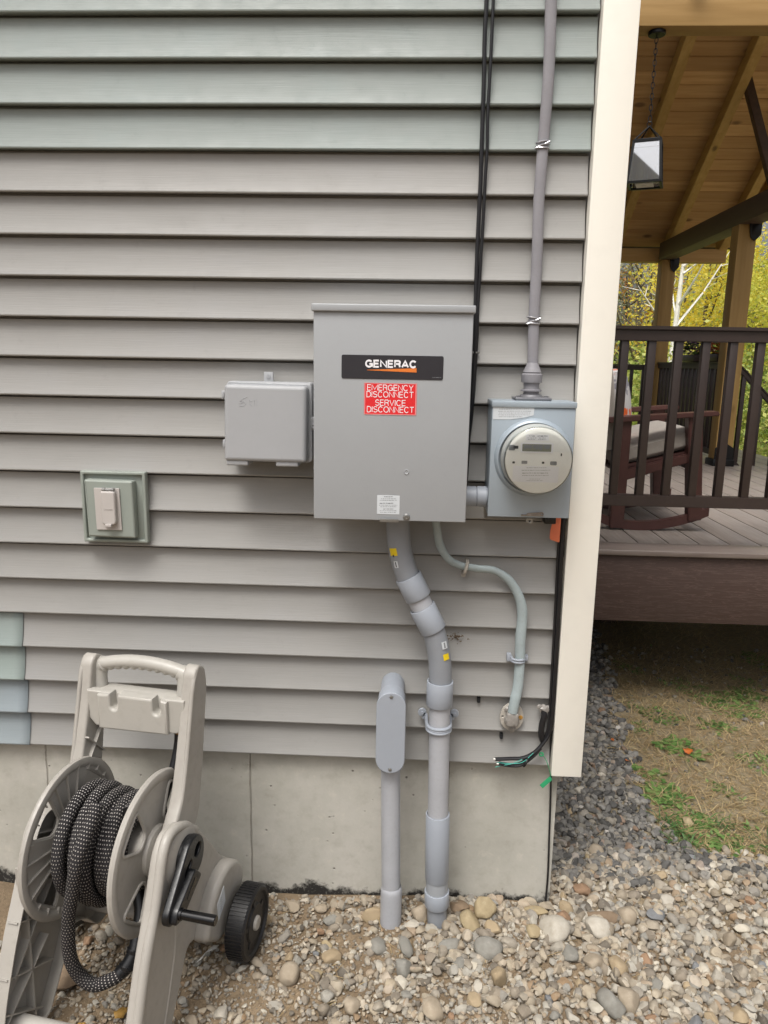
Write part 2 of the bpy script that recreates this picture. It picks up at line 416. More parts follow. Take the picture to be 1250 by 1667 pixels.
def ground_mat():
    k = NT('sandy soil'); v = k.mapped()
    n1 = k.noise(v, 5, 6, .7); n2 = k.noise(v, 70, 5, .75); n3 = k.noise(v, 240, 3, .7)
    c = k.ramp(n1, [(.3, lin('6f5f4b')), (.55, lin('8a7860')), (.75, lin('a08d72'))])
    c = k.mix(k.mr(n2, .45, .7, 0, .6), c, lin('57493a')); c = k.mix(k.mr(n3, .6, .75, 0, .5), c, lin('a9997f'))
    sep = k.n('SeparateXYZ', {0: v})
    X = k.math('ADD', sep.outputs[0], k.mr(n1, .3, .7, -.15, .15))
    g = k.math('MULTIPLY', k.mr(X, .45, .6, 0, 1), k.mr(sep.outputs[1], -.05, .15, 0, 1))
    c = k.mix(k.math('MULTIPLY', g, .85), c, k.mix(n2, lin('7a705c'), lin('a3977d')))
    far = k.mr(sep.outputs[1], 5, 9, 0, 1)
    c = k.mix(far, c, k.mix(n1, lin('6d7434'), lin('8d8a4a')))
    return k.fin(c, .95, k.bump(n2, .9, .008, k.bump(n3, .6, .003)))
M['soil'] = ground_mat()
def leaf_mat(name, stops, rough=.6, trans=.25):
    k = NT(name); r = k.n('NewGeometry').outputs['Random Per Island']
    c = k.ramp(r, [(p, lin(x)) for p, x in stops])
    n1 = k.noise(k.mapped(), .8, 3); c = k.mix(k.mr(n1, .4, .65, 0, .22), c, k.mix(1.0, c, (.75, .85, .7), 'MULTIPLY'))
    k.fin(c, rough)
    td = k.n('BsdfTranslucent', {'Color': c}); mx = k.n('MixShader', {0: trans}); k.put(mx.inputs[1], k.b.outputs[0]); k.put(mx.inputs[2], td.outputs[0])
    k.t.links.new(mx.outputs[0], k.out.inputs['Surface']); return k.m
M['leaf_yellow'] = leaf_mat('yellow autumn leaves', [(0, 'dcc23c'), (.4, 'efdb55'), (.7, 'f5e67a'), (1, 'c9cf68')], trans=.6)
M['leaf_gold'] = leaf_mat('gold green leaves', [(0, 'bfc450'), (.4, 'ddd85c'), (.7, 'f0e67c'), (1, 'a9bd5c')], trans=.6)
M['leaf_olive'] = leaf_mat('grey olive leaves', [(0, '6f7660'), (.5, '8d907c'), (.8, 'a3a283'), (1, 'b39468')])
M['leaf_orange'] = leaf_mat('orange leaves', [(0, 'c08045'), (.5, 'b98a3e'), (1, '8b8a40')], trans=.35)
M['leaf_brush'] = leaf_mat('brush leaves', [(0, '6f843a'), (.5, '9aa850'), (1, 'bdbb66')])
M['weed'] = leaf_mat('weed leaves', [(0, '44602f'), (.5, '5f8040'), (1, '7f9c58')])
M['grass_green'] = leaf_mat('green grass', [(0, '3b5a2c'), (1, '5b7d45')])
M['grass_dry'] = leaf_mat('dry grass', [(0, '84704f'), (.4, 'a68f69'), (.8, 'c4ae85'), (1, '87865a')])
M['bark'] = pm('grey bark', '5d564c', .9, .2, 8, .6, 60)
M['birch'] = pm('white birch bark', 'e0ded6', .8, .15, 6, .4, 60)
M['leaf_litter_orange'] = pm('fallen orange leaf', 'b9652b', .6, .1, 60, .1, 100)
M['leaf_litter_yellow'] = pm('fallen yellow leaf', 'a98443', .6, .1, 60, .1, 100)
M['petal_purple'] = pm('purple petals', '6b3a72', .6, .2, 60, 0, 100)
M['petal_orange'] = pm('coral petals', 'c9683c', .6, .2, 60, 0, 100)
M['pumpkin'] = pm('pale cream pumpkin skin', 'd2c08c', .5, .06, 12, .1, 100)
def pillow_mat():
    k = NT('white and orange printed cloth'); v = k.mapped()
    n = k.n('TexVoronoi', {'Vector': v, 'Scale': 11.0, 'Randomness': 1.0}); q = k.noise(v, 9, 3)
    c = k.mix(k.mr(q, .5, .54, 0, 1), lin('c6c4c3'), lin('d9622a'))
    c = k.mix(k.mr(q, .38, .36, 0, 1), c, lin('8d8b93'))
    return k.fin(c, .85, k.bump(k.noise(v, 400, 2), .3, .0005))
M['pillow'] = pillow_mat()

# ================================================================== THE GROUND
GZ = -.478
def gz(x, y):
    return GZ + .010 * math.sin(3.1 * x + 1.3) * math.cos(2.7 * y) + .006 * math.sin(7.3 * x + 4.1 * y) + .012 * max(0, min(1, (.3 - y))) * math.sin(1.7 * x + .5)
def build_ground():
    xs = np.concatenate([np.linspace(-600, -60, 6), np.linspace(-40, -4, 8), np.arange(-3, 5.01, .06), np.linspace(6, 50, 14), np.linspace(80, 600, 6)])
    ys = np.concatenate([np.linspace(-600, -60, 6), np.linspace(-40, -3, 8), np.arange(-2, 4.01, .06), np.linspace(5, 50, 16), np.linspace(80, 900, 8)])
    vs = [(x, y, gz(x, y) + (mnoise.noise(Vector((x * 9, y * 9, 0))) * .007 if abs(x) < 5 and abs(y) < 4 else 0)) for y in ys for x in xs]
    nx = len(xs); fs = [(j * nx + i, j * nx + i + 1, (j + 1) * nx + i + 1, (j + 1) * nx + i) for j in range(len(ys) - 1) for i in range(nx - 1)]
    me = bpy.data.meshes.new('ground'); me.from_pydata(vs, [], fs)
    tag(link('ground', me, M['soil'], smooth=True, ang=180), kind='structure')
build_ground()

# ================================================================== THE HOUSE
C = .1016
house = thing('house', 'house wall with grey vinyl siding, concrete foundation and cream corner board', 'house', (0, .03, GZ))
def hp(o):        # parts are modelled in world space and hung on the Empty
    o.parent = house; o.matrix_parent_inverse = Matrix.Translation((0, -.03, -GZ)); return o
SX0, SX1, NC = -3.2, .399, 31
def lap_profile(z0, off=0.0):
    """one vinyl course, side view (y, z): lip return, slightly bellied face"""
    p = [(.034 - off, z0 + .0035), (.0035 - off, z0 - .0002), (.0006 - off, z0 + .0012), (0 - off, z0 + .004), (.0050 - off, z0 + .017), (.0108 - off, z0 + .038), (.0155 - off, z0 + .063), (.0180 - off, z0 + .084), (.0186 - off, z0 + C - .0062), (.0345 - off, z0 + C - .0048), (.0345 - off, z0 + C + .003)]
    return p
def courses(name, rows, x0, x1, mats, off=0.0, wob=0.0, midx=lambda i: 0):
    n = 60 if x1 - x0 > 1 else 6
    vs = []; fs = []; mi = []
    for i in rows:
        pr = lap_profile(i * C, off if not callable(off) else off(i))
        for j in range(n + 1):
            x = x0 + (x1 - x0) * j / n
            dz = .0007 * mnoise.noise(Vector((x * 1.7, i * 3.3, 1.0)))
            dy = .0009 * mnoise.noise(Vector((x * 2.1, i * 5.7, 7.0)))
            for (y, z) in pr: vs.append((x, y + dy, z + dz))
        base = len(vs) - (n + 1) * len(pr); m = len(pr)
        for j in range(n):
            for q in range(m - 1):
                a = base + j * m + q; fs.append((a, a + m, a + m + 1, a + 1)); mi.append(midx(i))
    me = bpy.data.meshes.new(name); me.from_pydata(vs, [], fs); me.polygons.foreach_set('material_index', mi)
    return me
hp(link('siding', courses('siding', range(0, NC), SX0, SX1, None, midx=lambda i: 1 if i >= 16 else 0), [M['siding'], M['siding_green']], ang=28))
# four short replacement pieces lapped over the left end of the lowest courses
for i, (px, py, mm) in enumerate([(47, 1190, 'patch_blue'), (43, 1135, 'patch_blue'), (38, 1080, 'patch_green'), (35, 1030, 'patch_green')]):
    x = at(px, py, 0).x
    me = courses('siding_patch', [i], SX0, x, None, off=.0032)
    o = hp(link('siding_patch', me, M[mm], ang=28))
    o['label'] = ['pale blue lowest patch', 'pale blue patch, second from the bottom', 'pale green patch, third from the bottom', 'pale green topmost patch'][i]
    s = o.modifiers.new('t', 'SOLIDIFY'); s.thickness = .001; s.offset = 0
mb = MB(); mb.box((SX0, .031, GZ - .3), (.432, .33, .012)); mb.build('foundation', M['concrete']); hp(bpy.data.objects['foundation'])
mb = MB(); mb.box((SX0, .040, .013), (.470, 6.4, NC * C)); hp(mb.build('wall_core', M['siding']))
mb = MB(); mb.box((.1, .34, GZ - .3), (.44, 6.4, .012)); hp(mb.build('side_foundation', M['concrete']))
# cream corner board: an L of hollow vinyl
cb = MB(); zt = NC * C
cb.box((.402, -.020, -.020), (.4865, -.004, zt), .0025)
cb.box((.4705, -.0045, -.020), (.4862, .085, zt), .0022)
cb.box((.4022, -.0042, -.018), (.4062, .018, zt - .01), .001)
hp(cb.build('corner_board', M['cream']))
# roof overhang high above, out of the frame
rb = MB(); rb.box((SX0, -.32, NC * C + .0), (.8, .03, NC * C + .03)); hp(rb.build('soffit', M['cream']))

# small marks on the wall ----------------------------------------------------
def blob(c, r, seed, flat=.35, sub=2, amp=.35):
    t = bmesh.new(); bmesh.ops.create_icosphere(t, subdivisions=sub, radius=1)
    for v in t.verts:
        k = 1 + amp * mnoise.noise(v.co * 1.6 + Vector((seed, seed * 2.1, 0)))
        v.co = Vector((v.co.x * r * k, v.co.y * r * flat * k, v.co.z * r * k)) + Vector(c)
    return t
mb = MB(); c0 = at(744, 1037, .006)
for k in range(70):
    a = random.uniform(0, 2 * PI); d = abs(random.gauss(0, .011))
    mb.merge(blob((c0.x + 1.3 * d * math.cos(a), .010 - .004 * random.random(), c0.z + .7 * d * math.sin(a)), random.uniform(.0007, .0026), k, .6, 1))
tag(mb.build('wasp_nest', pm('dry mud', '5f5142', .95, .3, 80, .5, 300)), 'small crumbled brown mud nest stuck to the siding right of the main conduit bend', 'nest')
for (px, py, lb) in [(660, 1106 + 30, ''), (816, 1196, '')]:
    pass
for (px, py, lab) in [(780, 1141, 'small dark metal clip hooked under a siding lap above and left of the cable flange'), (817, 1200, 'small dark metal clip hooked under a siding lap directly below the cable flange')]:
    c = at(px, py, .0); mb = MB()
    mb.box((c.x - .005, .008, c.z - .009), (c.x + .004, .021, c.z + .006), .001)
    mb.box((c.x - .004, .006, c.z - .009), (c.x + .003, .010, c.z - .002), .0008)
    tag(mb.build('siding_clip', M['dark_gap']), lab, 'clip', 'clips under the siding laps')

# ================================================================== TRANSFER SWITCH CABINET
FY = -.180
x0, x1, z0, z1 = -.2485, .1215, .7395, 1.2365
cab = thing('electrical_cabinet', 'large grey steel transfer switch cabinet with black brand plate and red disconnect sticker', 'electrical cabinet', ((x0 + x1) / 2, 0, z0))
def under(par):
    inv = Matrix.Translation(-Vector(par.location))
    def f(o, p=None):
        o.parent = p or par
        o.matrix_parent_inverse = Matrix.Identity(4) if p else inv
        return o
    return f
pc = under(cab)
mb = MB(); mb.box((x0 + .004, FY + .016, z0 + .004), (x1 - .004, .0, z1 - .002), .002); pc(mb.build('enclosure', M['cabinet']))
mb = MB(); mb.box((x0, FY, z0), (x1, FY + .0145, z1 - .006), .0022, 3); pc(mb.build('door', M['cabinet']))
mb = MB()
mb.box((x0 - .0045, FY - .007, z1 - .006), (x1 + .0045, .0, z1 + .0115), .003, 3)
pc(mb.build('rain_cap', M['cabinet']))
def plate(px0, py0, px1, py1, Y, th, r=.004, bev=.0004):
    a = at(px0, py0, Y); b = at(px1, py1, Y)
    xs0, xs1, zz0, zz1 = min(a.x, b.x), max(a.x, b.x), min(a.z, b.z), max(a.z, b.z)
    ol = rounded([(xs0, zz0), (xs1, zz0), (xs1, zz1), (xs0, zz1)], r)
    me = shape2([ol], th / 2, bev, 1, T(0, Y - th / 2, 0) @ WALLM)
    return me, (xs0, zz0, xs1, zz1)
me, bx = plate(556, 577, 721, 619, FY, .0012, .005); bp = pc(link('brand_plate', me, M['plate_black']))
YP = FY - .0015
def wtext(body, cx, cz, size, Y, **kw): return text_mesh(body, size, M=T(cx, Y, cz) @ WALLM, **kw)
def arcp(cx, cy, rx, ry, a0, a1, n=10): return [(cx + rx * math.cos(R(a0 + (a1 - a0) * i / n)), cy + ry * math.sin(R(a0 + (a1 - a0) * i / n))) for i in range(n + 1)]
def glyph(ch, w):
    """monoline capitals in a box w wide and 1 high: list of centre lines"""
    r_ = min(.34, w * .45); rr = lambda cx, cy, a0, a1: arcp(cx, cy, r_, min(r_, .34), a0, a1, 7); ry = min(r_, .34)
    Cc = arcp(w / 2, .5, w / 2, .5, 38, 322, 22)
    if ch == 'C': return [Cc]
    if ch == 'G': return [arcp(w / 2, .5, w / 2, .5, 40, 340, 22)[:-1] + [(w, .34), (w, .46), (w * .55, .46)], [(w, .46), (w, .0)]]
    if ch == 'O': return [arcp(w / 2, .5, w / 2, .5, 0, 360, 26)]
    if ch == 'E': return [[(w, 1), (0, 1), (0, 0), (w, 0)], [(0, .52), (w * .92, .52)]]
    if ch == 'T': return [[(0, 1), (w, 1)], [(w / 2, 1), (w / 2, 0)]]
    if ch == 'I': return [[(0, 1), (0, 0)]]
    if ch == 'N': return [[(0, 0), (0, 1), (w, 0), (w, 1)]]
    if ch == 'M': return [[(0, 0), (0, 1), (w / 2, .18), (w, 1), (w, 0)]]
    if ch == 'V': return [[(0, 1), (w / 2, 0), (w, 1)]]
    if ch == 'Y': return [[(0, 1), (w / 2, .44), (w, 1)], [(w / 2, .44), (w / 2, 0)]]
    if ch == 'A': return [[(0, 0), (w / 2, 1), (w, 0)], [(w * .17, .30), (w * .83, .30)]]
    if ch == 'D': return [[(0, 0), (0, 1), (w * .45, 1)] + arcp(w * .5, .5, w * .5, .5, 80, -80, 14) + [(w * .45, 0), (0, 0)]]
    if ch == 'R': return [[(0, 0), (0, 1), (w * .62, 1)] + arcp(w * .62, .76, w * .36, .24, 80, -80, 8) + [(w * .62, .52), (0, .52)], [(w * .58, .52), (w * .88, .36), (w * .95, 0)]]
    if ch == 'S': return [arcp(w * .5, .755, w * .46, .245, 25, 262, 13) + arcp(w * .5, .255, w * .5, .255, 84, -158, 13)]
    return []
def ribbon(bm, pts, t):
    P = [Vector(p) for p in pts]; n = len(P); closed = (P[0] - P[-1]).length < 1e-4
    L_ = []; R_ = []
    for i in range(n):
        a = (P[i] - P[i - 1]).normalized() if i else None; b = (P[i + 1] - P[i]).normalized() if i < n - 1 else None
        if closed and i in (0, n - 1): a = (P[-1] - P[-2]).normalized(); b = (P[1] - P[0]).normalized()
        if a is None: a = b
        if b is None: b = a
        na = Vector((-a.y, a.x)); nb = Vector((-b.y, b.x)); m = na + nb
        if m.length < 1e-4: m = na
        m.normalize(); k = min(1 / max(m.dot(na), .35), 1.35); L_.append(P[i] + m * t * k / 2); R_.append(P[i] - m * t * k / 2)
    for i in range(n - 1):
        bm.faces.new([bm.verts.new((*q, 0)) for q in (R_[i], R_[i + 1], L_[i + 1], L_[i])])
WID = dict(I=.02, E=.56, S=.62, T=.66, V=.72, Y=.68, M=.96, N=.68, R=.62, D=.66, C=.72, G=.76, O=.80, A=.74)
def fit_text(body, px0, px1, py, hpx, Y, m, name, par, offset=0.0, t=.13, gap=.20, wk=1.0):
    a = at(px0, py, Y); b = at(px1, py, Y); h = (at(px0, py - hpx / 2, Y) - at(px0, py + hpx / 2, Y)).length * .88
    bm = bmesh.new(); x = 0; out = []
    for ch in body:
        w_ = WID[ch] * wk
        for ln_ in glyph(ch, w_): out.append([(x + p[0], p[1]) for p in ln_])
        x += w_ + gap * (1 if ch != 'I' else 1.1)
    tot = x - gap; sx = (b.x - a.x) / (tot + t) / h; tt = t
    z = 0
    for k, ln_ in enumerate(out):
        t0 = len(bm.verts); bm.verts.ensure_lookup_table(); ribbon(bm, [((p[0] - tot / 2) * sx, (p[1] - .5) * (1 - t)) for p in ln_], t)
        bm.verts.ensure_lookup_table()
        for v in bm.verts[t0:]: v.co.z = .00002 * (k % 3) / h
    me = bpy.data.meshes.new(name); bm.to_mesh(me); bm.free()
    c = (a + b) / 2; me.transform(T(c.x, Y - .00012, c.z) @ WALLM @ Matrix.Diagonal((h * 1.0, h * 1.0 / .88, h, 1)))
    return par(link(name, me, m, smooth=False))
sub = lambda o: (setattr(o, 'parent', bp), setattr(o, 'matrix_parent_inverse', Matrix.Identity(4)), o)[2]
fit_text('GENERAC', 594.5, 678.5, 592.5, 13.2, YP, M['white_ink'], 'brand_lettering', sub, t=.235, gap=.34, wk=1.4)
a, b, c_, d_ = at(597, 602, YP), at(678, 599.5, YP), at(678, 606.5, YP), at(628, 604.0, YP)
me = shape2([[(a.x, a.z), (a.x + .002, a.z - .0009), (c_.x, c_.z), (b.x, b.z)]], .0002, 0, 0, T(0, YP, 0) @ WALLM)
sub(link('orange_flash', me, M['orange_ink'], smooth=False))
def fake_print(rows, Y, m, name, par, jag=True, seed=1):
    """rows of tiny illegible print: (px0, px1, py, hpx)"""
    rd = random.Random(seed); mb = MB()
    for (a0, a1, py, hpx) in rows:
        x = a0
        while x < a1:
            wd = rd.uniform(1.2, 4.5)
            p = at(x, py, Y); q = at(min(x + wd, a1), py + hpx, Y)
            hh = (p.z - q.z) * rd.uniform(.6, 1)
            mb.box((p.x, Y - .0002, p.z - hh), (q.x, Y + .0001, p.z))
            x += wd + rd.uniform(.5, 1.2)
    return par(mb.build(name, m, smooth=False))
fake_print([(704, 718, 614.2, 1.0)], YP, M['ink'], 'fine_print', sub)
me, bx = plate(593, 623.5, 677.5, 675.5, FY, .0008, .0006, 0); st = pc(link('disconnect_sticker', me, M['red'], smooth=False))
st['label'] = 'red emergency disconnect sticker with white capitals'
sub2 = lambda o: (setattr(o, 'parent', st), setattr(o, 'matrix_parent_inverse', Matrix.Identity(4)), o)[2]
YS = FY - .0009
for (t_, a0, a1, py) in [('EMERGENCY', 597.5, 673, 631.3), ('DISCONNECT', 596.5, 673.5, 642.3), ('SERVICE', 610.5, 660.5, 655.8), ('DISCONNECT', 597, 674, 666.8)]:
    fit_text(t_, a0, a1, py, 10.2, YS, M['white_ink'], 'sticker_lettering', sub2, t=.122)
for (p0, q0, p1, q1) in [(593.6, 624, 677, 624.5), (593.6, 674.6, 677, 675.1), (593.5, 624, 594, 675), (676.7, 624, 677.2, 675)]:
    p = at(p0, q0, YS); q = at(p1, q1, YS); mb = MB(); mb.box((min(p.x, q.x), YS - .0001, min(p.z, q.z)), (max(p.x, q.x), YS + .0002, max(p.z, q.z))); sub2(mb.build('sticker_border', pm('faded pink border', 'd98d8d', .5)))
me, bx = plate(614, 806, 650, 837.5, FY, .0006, .001, 0); wl = pc(link('warning_label', me, M['white_label'], smooth=False))
wl['label'] = 'small white label covered in fine print'
sub3 = lambda o: (setattr(o, 'parent', wl), setattr(o, 'matrix_parent_inverse', Matrix.Identity(4)), o)[2]
fake_print([(625, 639, 808, 1.4), (620, 645, 811.5, .9), (618, 646, 814, .9), (618, 640, 818.5, 1.6), (617, 647, 822, .9), (619, 645, 824.5, .9), (624, 640, 828, 1.6), (618, 646, 831, .9), (619, 644, 833.6, .9)], FY - .0007, M['ink'], 'fine_print', sub3, seed=3)
p = at(661.5, 841.5, FY); mb = MB(); mb.lathe((p.x, FY, p.z), (0, -1, 0), [(0, 0), (.0085, 0), (.0085, .002), (.0065, .0045), (.0035, .0052), (.003, .0035), (0, .0035)], 24); pc(mb.build('cover_screw', M['steel']))
p = at(661.5, 768.5, FY); mb = MB(); mb.lathe((p.x, FY + .0005, p.z), (0, -1, 0), [(.0062, 0), (.0062, .0016), (.0052, .002), (.0042, .0012), (.0038, .0006), (0, .0006)], 24); pc(mb.build('knockout', M['cabinet']))
a = at(618, 844, FY); b = at(649, 848.5, FY); mb = MB(); mb.box((a.x, FY - .006, b.z - .002), (b.x, FY + .01, b.z + .0015), .0008); mb.box((a.x, FY - .006, b.z), (b.x, FY - .0045, a.z + .001), .0005); pc(mb.build('latch', M['steel']))
p = at(596, 503, FY); mb = MB(); mb.box((p.x - .002, FY - .0005, p.z - .002), (p.x, FY + .0003, p.z + .003)); pc(mb.build('paint_chip', M['white_label']))
# side conduit into meter box
mb = MB(); c = at(778, 808, -.075)
mb.cyl((.112, -.075, c.z), (.186, -.075, c.z), .0235, n=32); o = mb.build('conduit_nipple', M['pvc_light'])
mb = MB(); mb.cyl((c.x - .004, -.075, c.z), (.179, -.075, c.z), .0262, n=32, bv=.0015); o2 = mb.build('coupling', M['pvc_light']); o2.parent = o
mb = MB(); mb.cyl((.1225, -.075, c.z), (c.x - .0055, -.075, c.z), .0258, n=32, bv=.0015); o2 = mb.build('coupling', M['pvc_light']); o2.parent = o
tag(o, 'short horizontal blue grey conduit joining the large cabinet to the meter box', 'conduit')

# ================================================================== TELECOM BOX
TX0, TX1, TZ0, TZ1 = -.487, -.277, .866, 1.058
tb = thing('utility_box', 'grey moulded plastic telecom box with hinge tabs, left of the large cabinet', 'utility box', ((TX0 + TX1) / 2, 0, TZ0)); pt = under(tb)
mb = MB(); mb.box((TX0 - .002, -.05, TZ0 - .002), (TX1 + .006, .004, TZ1 + .006), .007, 3); pt(mb.build('back_shell', M['telecom']))
mb = MB(); ol = rounded([(TX0, TZ0), (TX1 - .002, TZ0 - .001), (TX1, TZ1 - .002), (TX0 + .004, TZ1)], [.01, .01, .012, .012], 6)
mb.mesh(shape2([ol], .026, .010, 4, T(0, -.078, 0) @ WALLM))
ol = rounded([(TX0 - .004, TZ0 - .004), (TX1 + .008, TZ0 - .005), (TX1 + .007, TZ1 + .002), (TX0 + .000, TZ1 + .006)], .012, 6)
mb.mesh(shape2([ol], .005, .0025, 2, T(0, -.056, 0) @ WALLM))
cov = pt(mb.build('cover', M['telecom']))
for z in (.905, 1.030):
    mb = MB(); mb.box((TX0 - .014, -.062, z - .012), (TX0 - .003, -.046, z + .010), .0015); mb.box((TX0 - .012, -.0655, z - .008), (TX0 - .006, -.061, z + .006), .001)
    pt(mb.build('hinge_tab', M['telecom']))
mb = MB(); cx = at(436, 617, -.02).x; mb.box((cx - .012, -.012, TZ1 - .01), (cx + .012, -.004, TZ1 + .030), .0015); mb.lathe((cx, -.012, TZ1 + .019), (0, -1, 0), [(0, 0), (.005, 0), (.005, .002), (.0018, .002), (.0018, .001), (0, .001)], 16); pt(mb.build('mounting_tab', M['telecom']))
cx = -.268; mb = MB(); mb.box((cx - .006, -.062, .945), (cx + .0085, -.052, .978), .002); mb.lathe((cx + .002, -.062, .955), (0, -1, 0), [(.0055, 0), (.0055, .002), (.004, .003), (.002, .001), (0, .001)], 16); mb.lathe((cx + .002, -.062, .970), (0, -1, 0), [(.003, 0), (.003, .0015), (.0015, .0015), (0, .0005)], 12); pt(mb.build('latch', M['telecom']))
for (a0, a1) in ((373, 408), (452, 488)):
    xa = at(a0, 762, -.07).x; xb = at(a1, 762, -.07).x; mb = MB(); mb.box((xa, -.098, TZ0 - .012), (xb, -.02, TZ0 + .002), .004, 3); pt(mb.build('cable_entry', M['telecom']))
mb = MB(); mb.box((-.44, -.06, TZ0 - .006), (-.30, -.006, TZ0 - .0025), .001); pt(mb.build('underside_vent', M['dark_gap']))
# faint raised maker's mark
mk = MB(); Yl = -.1035
def stroke(pts, w=.0011):
    P = [at(x, y, -.104) for x, y in pts]; mk.tube([(p.x, -.1042, p.z) for p in P], w * .5, 6)
stroke([(402, 646), (396, 649), (390, 653), (397, 654), (400, 657), (396, 661), (389, 661)]); stroke([(388, 657), (395, 656)])
stroke([(406, 651), (407, 660), (412, 661)]); stroke([(407, 653), (411, 653)]); stroke([(414, 651), (414, 661)]); stroke([(418, 653), (418, 661)]); stroke([(418, 650.4), (418, 651.2)])
o = mk.build('raised_mark', M['telecom']); o.parent = cov

# ================================================================== OUTLET ON ITS BLOCK
ou = thing('outdoor_outlet', 'covered outdoor outlet on a square grey green mounting block set in the siding', 'outlet', (-.81, 0, .72)); po = under(ou)
X0, X1, Z0, Z1 = -.901, -.724, .624, .819
def ringframe(o0, o1, Y0, th, m, name, bev=.003):
    me = shape2([rounded([(o0[0], o0[1]), (o0[2], o0[1]), (o0[2], o0[3]), (o0[0], o0[3])], .004), rounded([(o1[0], o1[1]), (o1[2], o1[1]), (o1[2], o1[3]), (o1[0], o1[3])], .003)[::-1]], th / 2, bev, 2, T(0, Y0 - th / 2, 0) @ WALLM)
    return po(link(name, me, m))
ringframe((X0, Z0, X1, Z1), (X0 + .009, Z0 + .009, X1 - .009, Z1 - .009), .002, .022, M['outlet_block'], 'trim_ring', .003)
mb = MB(); mb.box((X0 + .007, -.010, Z0 + .007), (X1 - .007, .01, Z1 - .007), .001); po(mb.build('block_flange', M['outlet_block']))
me = shape2([rounded([(X0 + .023, Z0 + .020), (X1 - .026, Z0 + .018), (X1 - .028, Z1 - .022), (X0 + .019, Z1 - .020)], .005)], .015, .005, 2, T(0, -.026, 0) @ WALLM); po(link('raised_block', me, M['outlet_block']))
a = at(154, 794, -.043); b = at(199, 863, -.043)
me = shape2([rounded([(a.x, b.z), (b.x, b.z), (b.x - .002, a.z), (a.x - .002, a.z)], .002)], .002, .001, 1, T(0, -.0435, 0) @ WALLM); po(link('cover_plate', me, M['outlet_cover']))
a = at(163, 800, -.06); b = at(188, 857, -.06)
mb = MB(); mb.mesh(shape2([rounded([(a.x, b.z + .008), (a.x + .005, b.z + .003), (b.x - .004, b.z + .003), (b.x + .0015, b.z + .010), (b.x + .001, a.z - .004), (b.x - .002, a.z), (a.x, a.z)], .004)], .008, .004, 3, T(0, -.053, 0) @ WALLM))
mb.box((a.x + .010, -.066, b.z - .001), (b.x - .010, -.056, b.z + .006), .001)
for zz in (.725, .722): mb.box((a.x + .008, -.0617, zz), (b.x - .006, -.0607, zz + .0009))
lid = po(mb.build('flip_lid', M['outlet_cover']))
mb = MB(); mb.tube([(a.x + .002, -.052, a.z + .004), (b.x - .002, -.052, a.z + .004)], .0032, 10)
for xx in (a.x + .006, b.x - .006): mb.tube([(xx - .004, -.052, a.z + .0045), (xx + .004, -.052, a.z + .0045)], .0048, 10)
po(mb.build('hinge', M['steel']))

# ================================================================== METER
MX0, MX1, MZ0, MZ1 = .1795, .381, .7465, 1.031; MY = -.118
mt = thing('meter_box', 'blue grey metal meter socket box holding a round electric meter beside the corner board', 'electric meter', ((MX0 + MX1) / 2, 0, MZ0)); pmx = under(mt)
mb = MB(); mb.box((MX0 + .001, MY + .003, MZ0), (MX1 - .001, .0, MZ1 - .004), .002); pmx(mb.build('enclosure', M['meterbox']))
cz = at(870, 745, MY).z; cx = at(868, 745, MY).x
mb = MB(); mb.box((MX0 + .0005, MY - .001, MZ0 - .002), (MX1, MY + .0025, MZ1 - .016), .0012); 
mb.lathe((cx, MY - .0005, cz), (0, -1, 0), [(.096, -.001), (.0955, .002), (.092, .006), (.089, .0095), (.0865, .0105), (.085, .0085), (.085, 0)], 64)
pmx(mb.build('front_cover', M['meterbox']))
mb = MB(); mb.box((MX0 - .0015, MY - .005, MZ1 - .015), (MX1 + .002, .0, MZ1), .002); pmx(mb.build('top_flange', M['meterbox']))
mx, mz = cx + .003, cz
mb = MB(); mb.lathe((mx, MY - .009, mz), (0, -1, 0), [(.0842, 0), (.0842, .012), (.0832, .016), (.0822, .022), (.0812, .03), (.0806, .05), (.080, .052)], 64); me_r = pmx(mb.build('meter_rim', M['meter_ring']))
mb = MB(); mb.lathe((mx, MY - .055, mz), (0, -1, 0), [(.0795, -.01), (.0795, .004), (.0785, .006), (0, .006)], 64); mf = pmx(mb.build('meter_face', M['meter_face']))
MF = MY - .0612
sub4 = lambda o: (setattr(o, 'parent', mf), setattr(o, 'matrix_parent_inverse', Matrix.Identity(4)), o)[2]
def mplate(px0, py0, px1, py1, m, name, th=.0008, r=.0008): return sub4(link(name, plate(px0, py0, px1, py1, MF, th, r, 0)[0], M[m], smooth=False))
mplate(848, 720.5, 900, 738, 'white_ink', 'display_bezel', .0016); MF -= .0017
mplate(850.5, 722.5, 897, 735.5, 'lcd', 'display', .0004); MF -= .0005
fake_print([(853, 866, 724.5, 9), (868, 883, 724.5, 9), (886, 895, 724.5, 9)], MF, M['ink'], 'display_segments', sub4, seed=9); MF += .0022
mplate(856, 707, 893, 717.5, 'white_ink', 'name_label'); fake_print([(861, 871, 709.2, 1.5), (875, 891, 709.2, 1.7), (858, 873, 712.6, 1), (877, 888, 712.6, 1), (859, 871, 714.8, .9), (876, 889, 714.8, .9)], MF - .0008, M['ink'], 'fine_print', sub4, seed=4)
mplate(828, 724, 838, 733, 'ink', 'optical_port', r=.003); mplate(836, 725.5, 843.5, 730.5, 'ink_dark', 'port_slot')
mplate(834, 751, 838, 754.5, 'ink_dark', 'status_light', r=.0018); mplate(849, 750, 858, 755, 'ink', 'port_slot'); mplate(882, 751.5, 886, 755, 'ink_dark', 'status_light', r=.0018); mplate(895.5, 751, 906, 757.5, 'ink', 'port_slot', r=.003); mplate(912.8, 738, 914.6, 742.5, 'ink_dark', 'mark')
mplate(835, 758, 908, 786, 'white_ink', 'lower_label', .0005, .003)
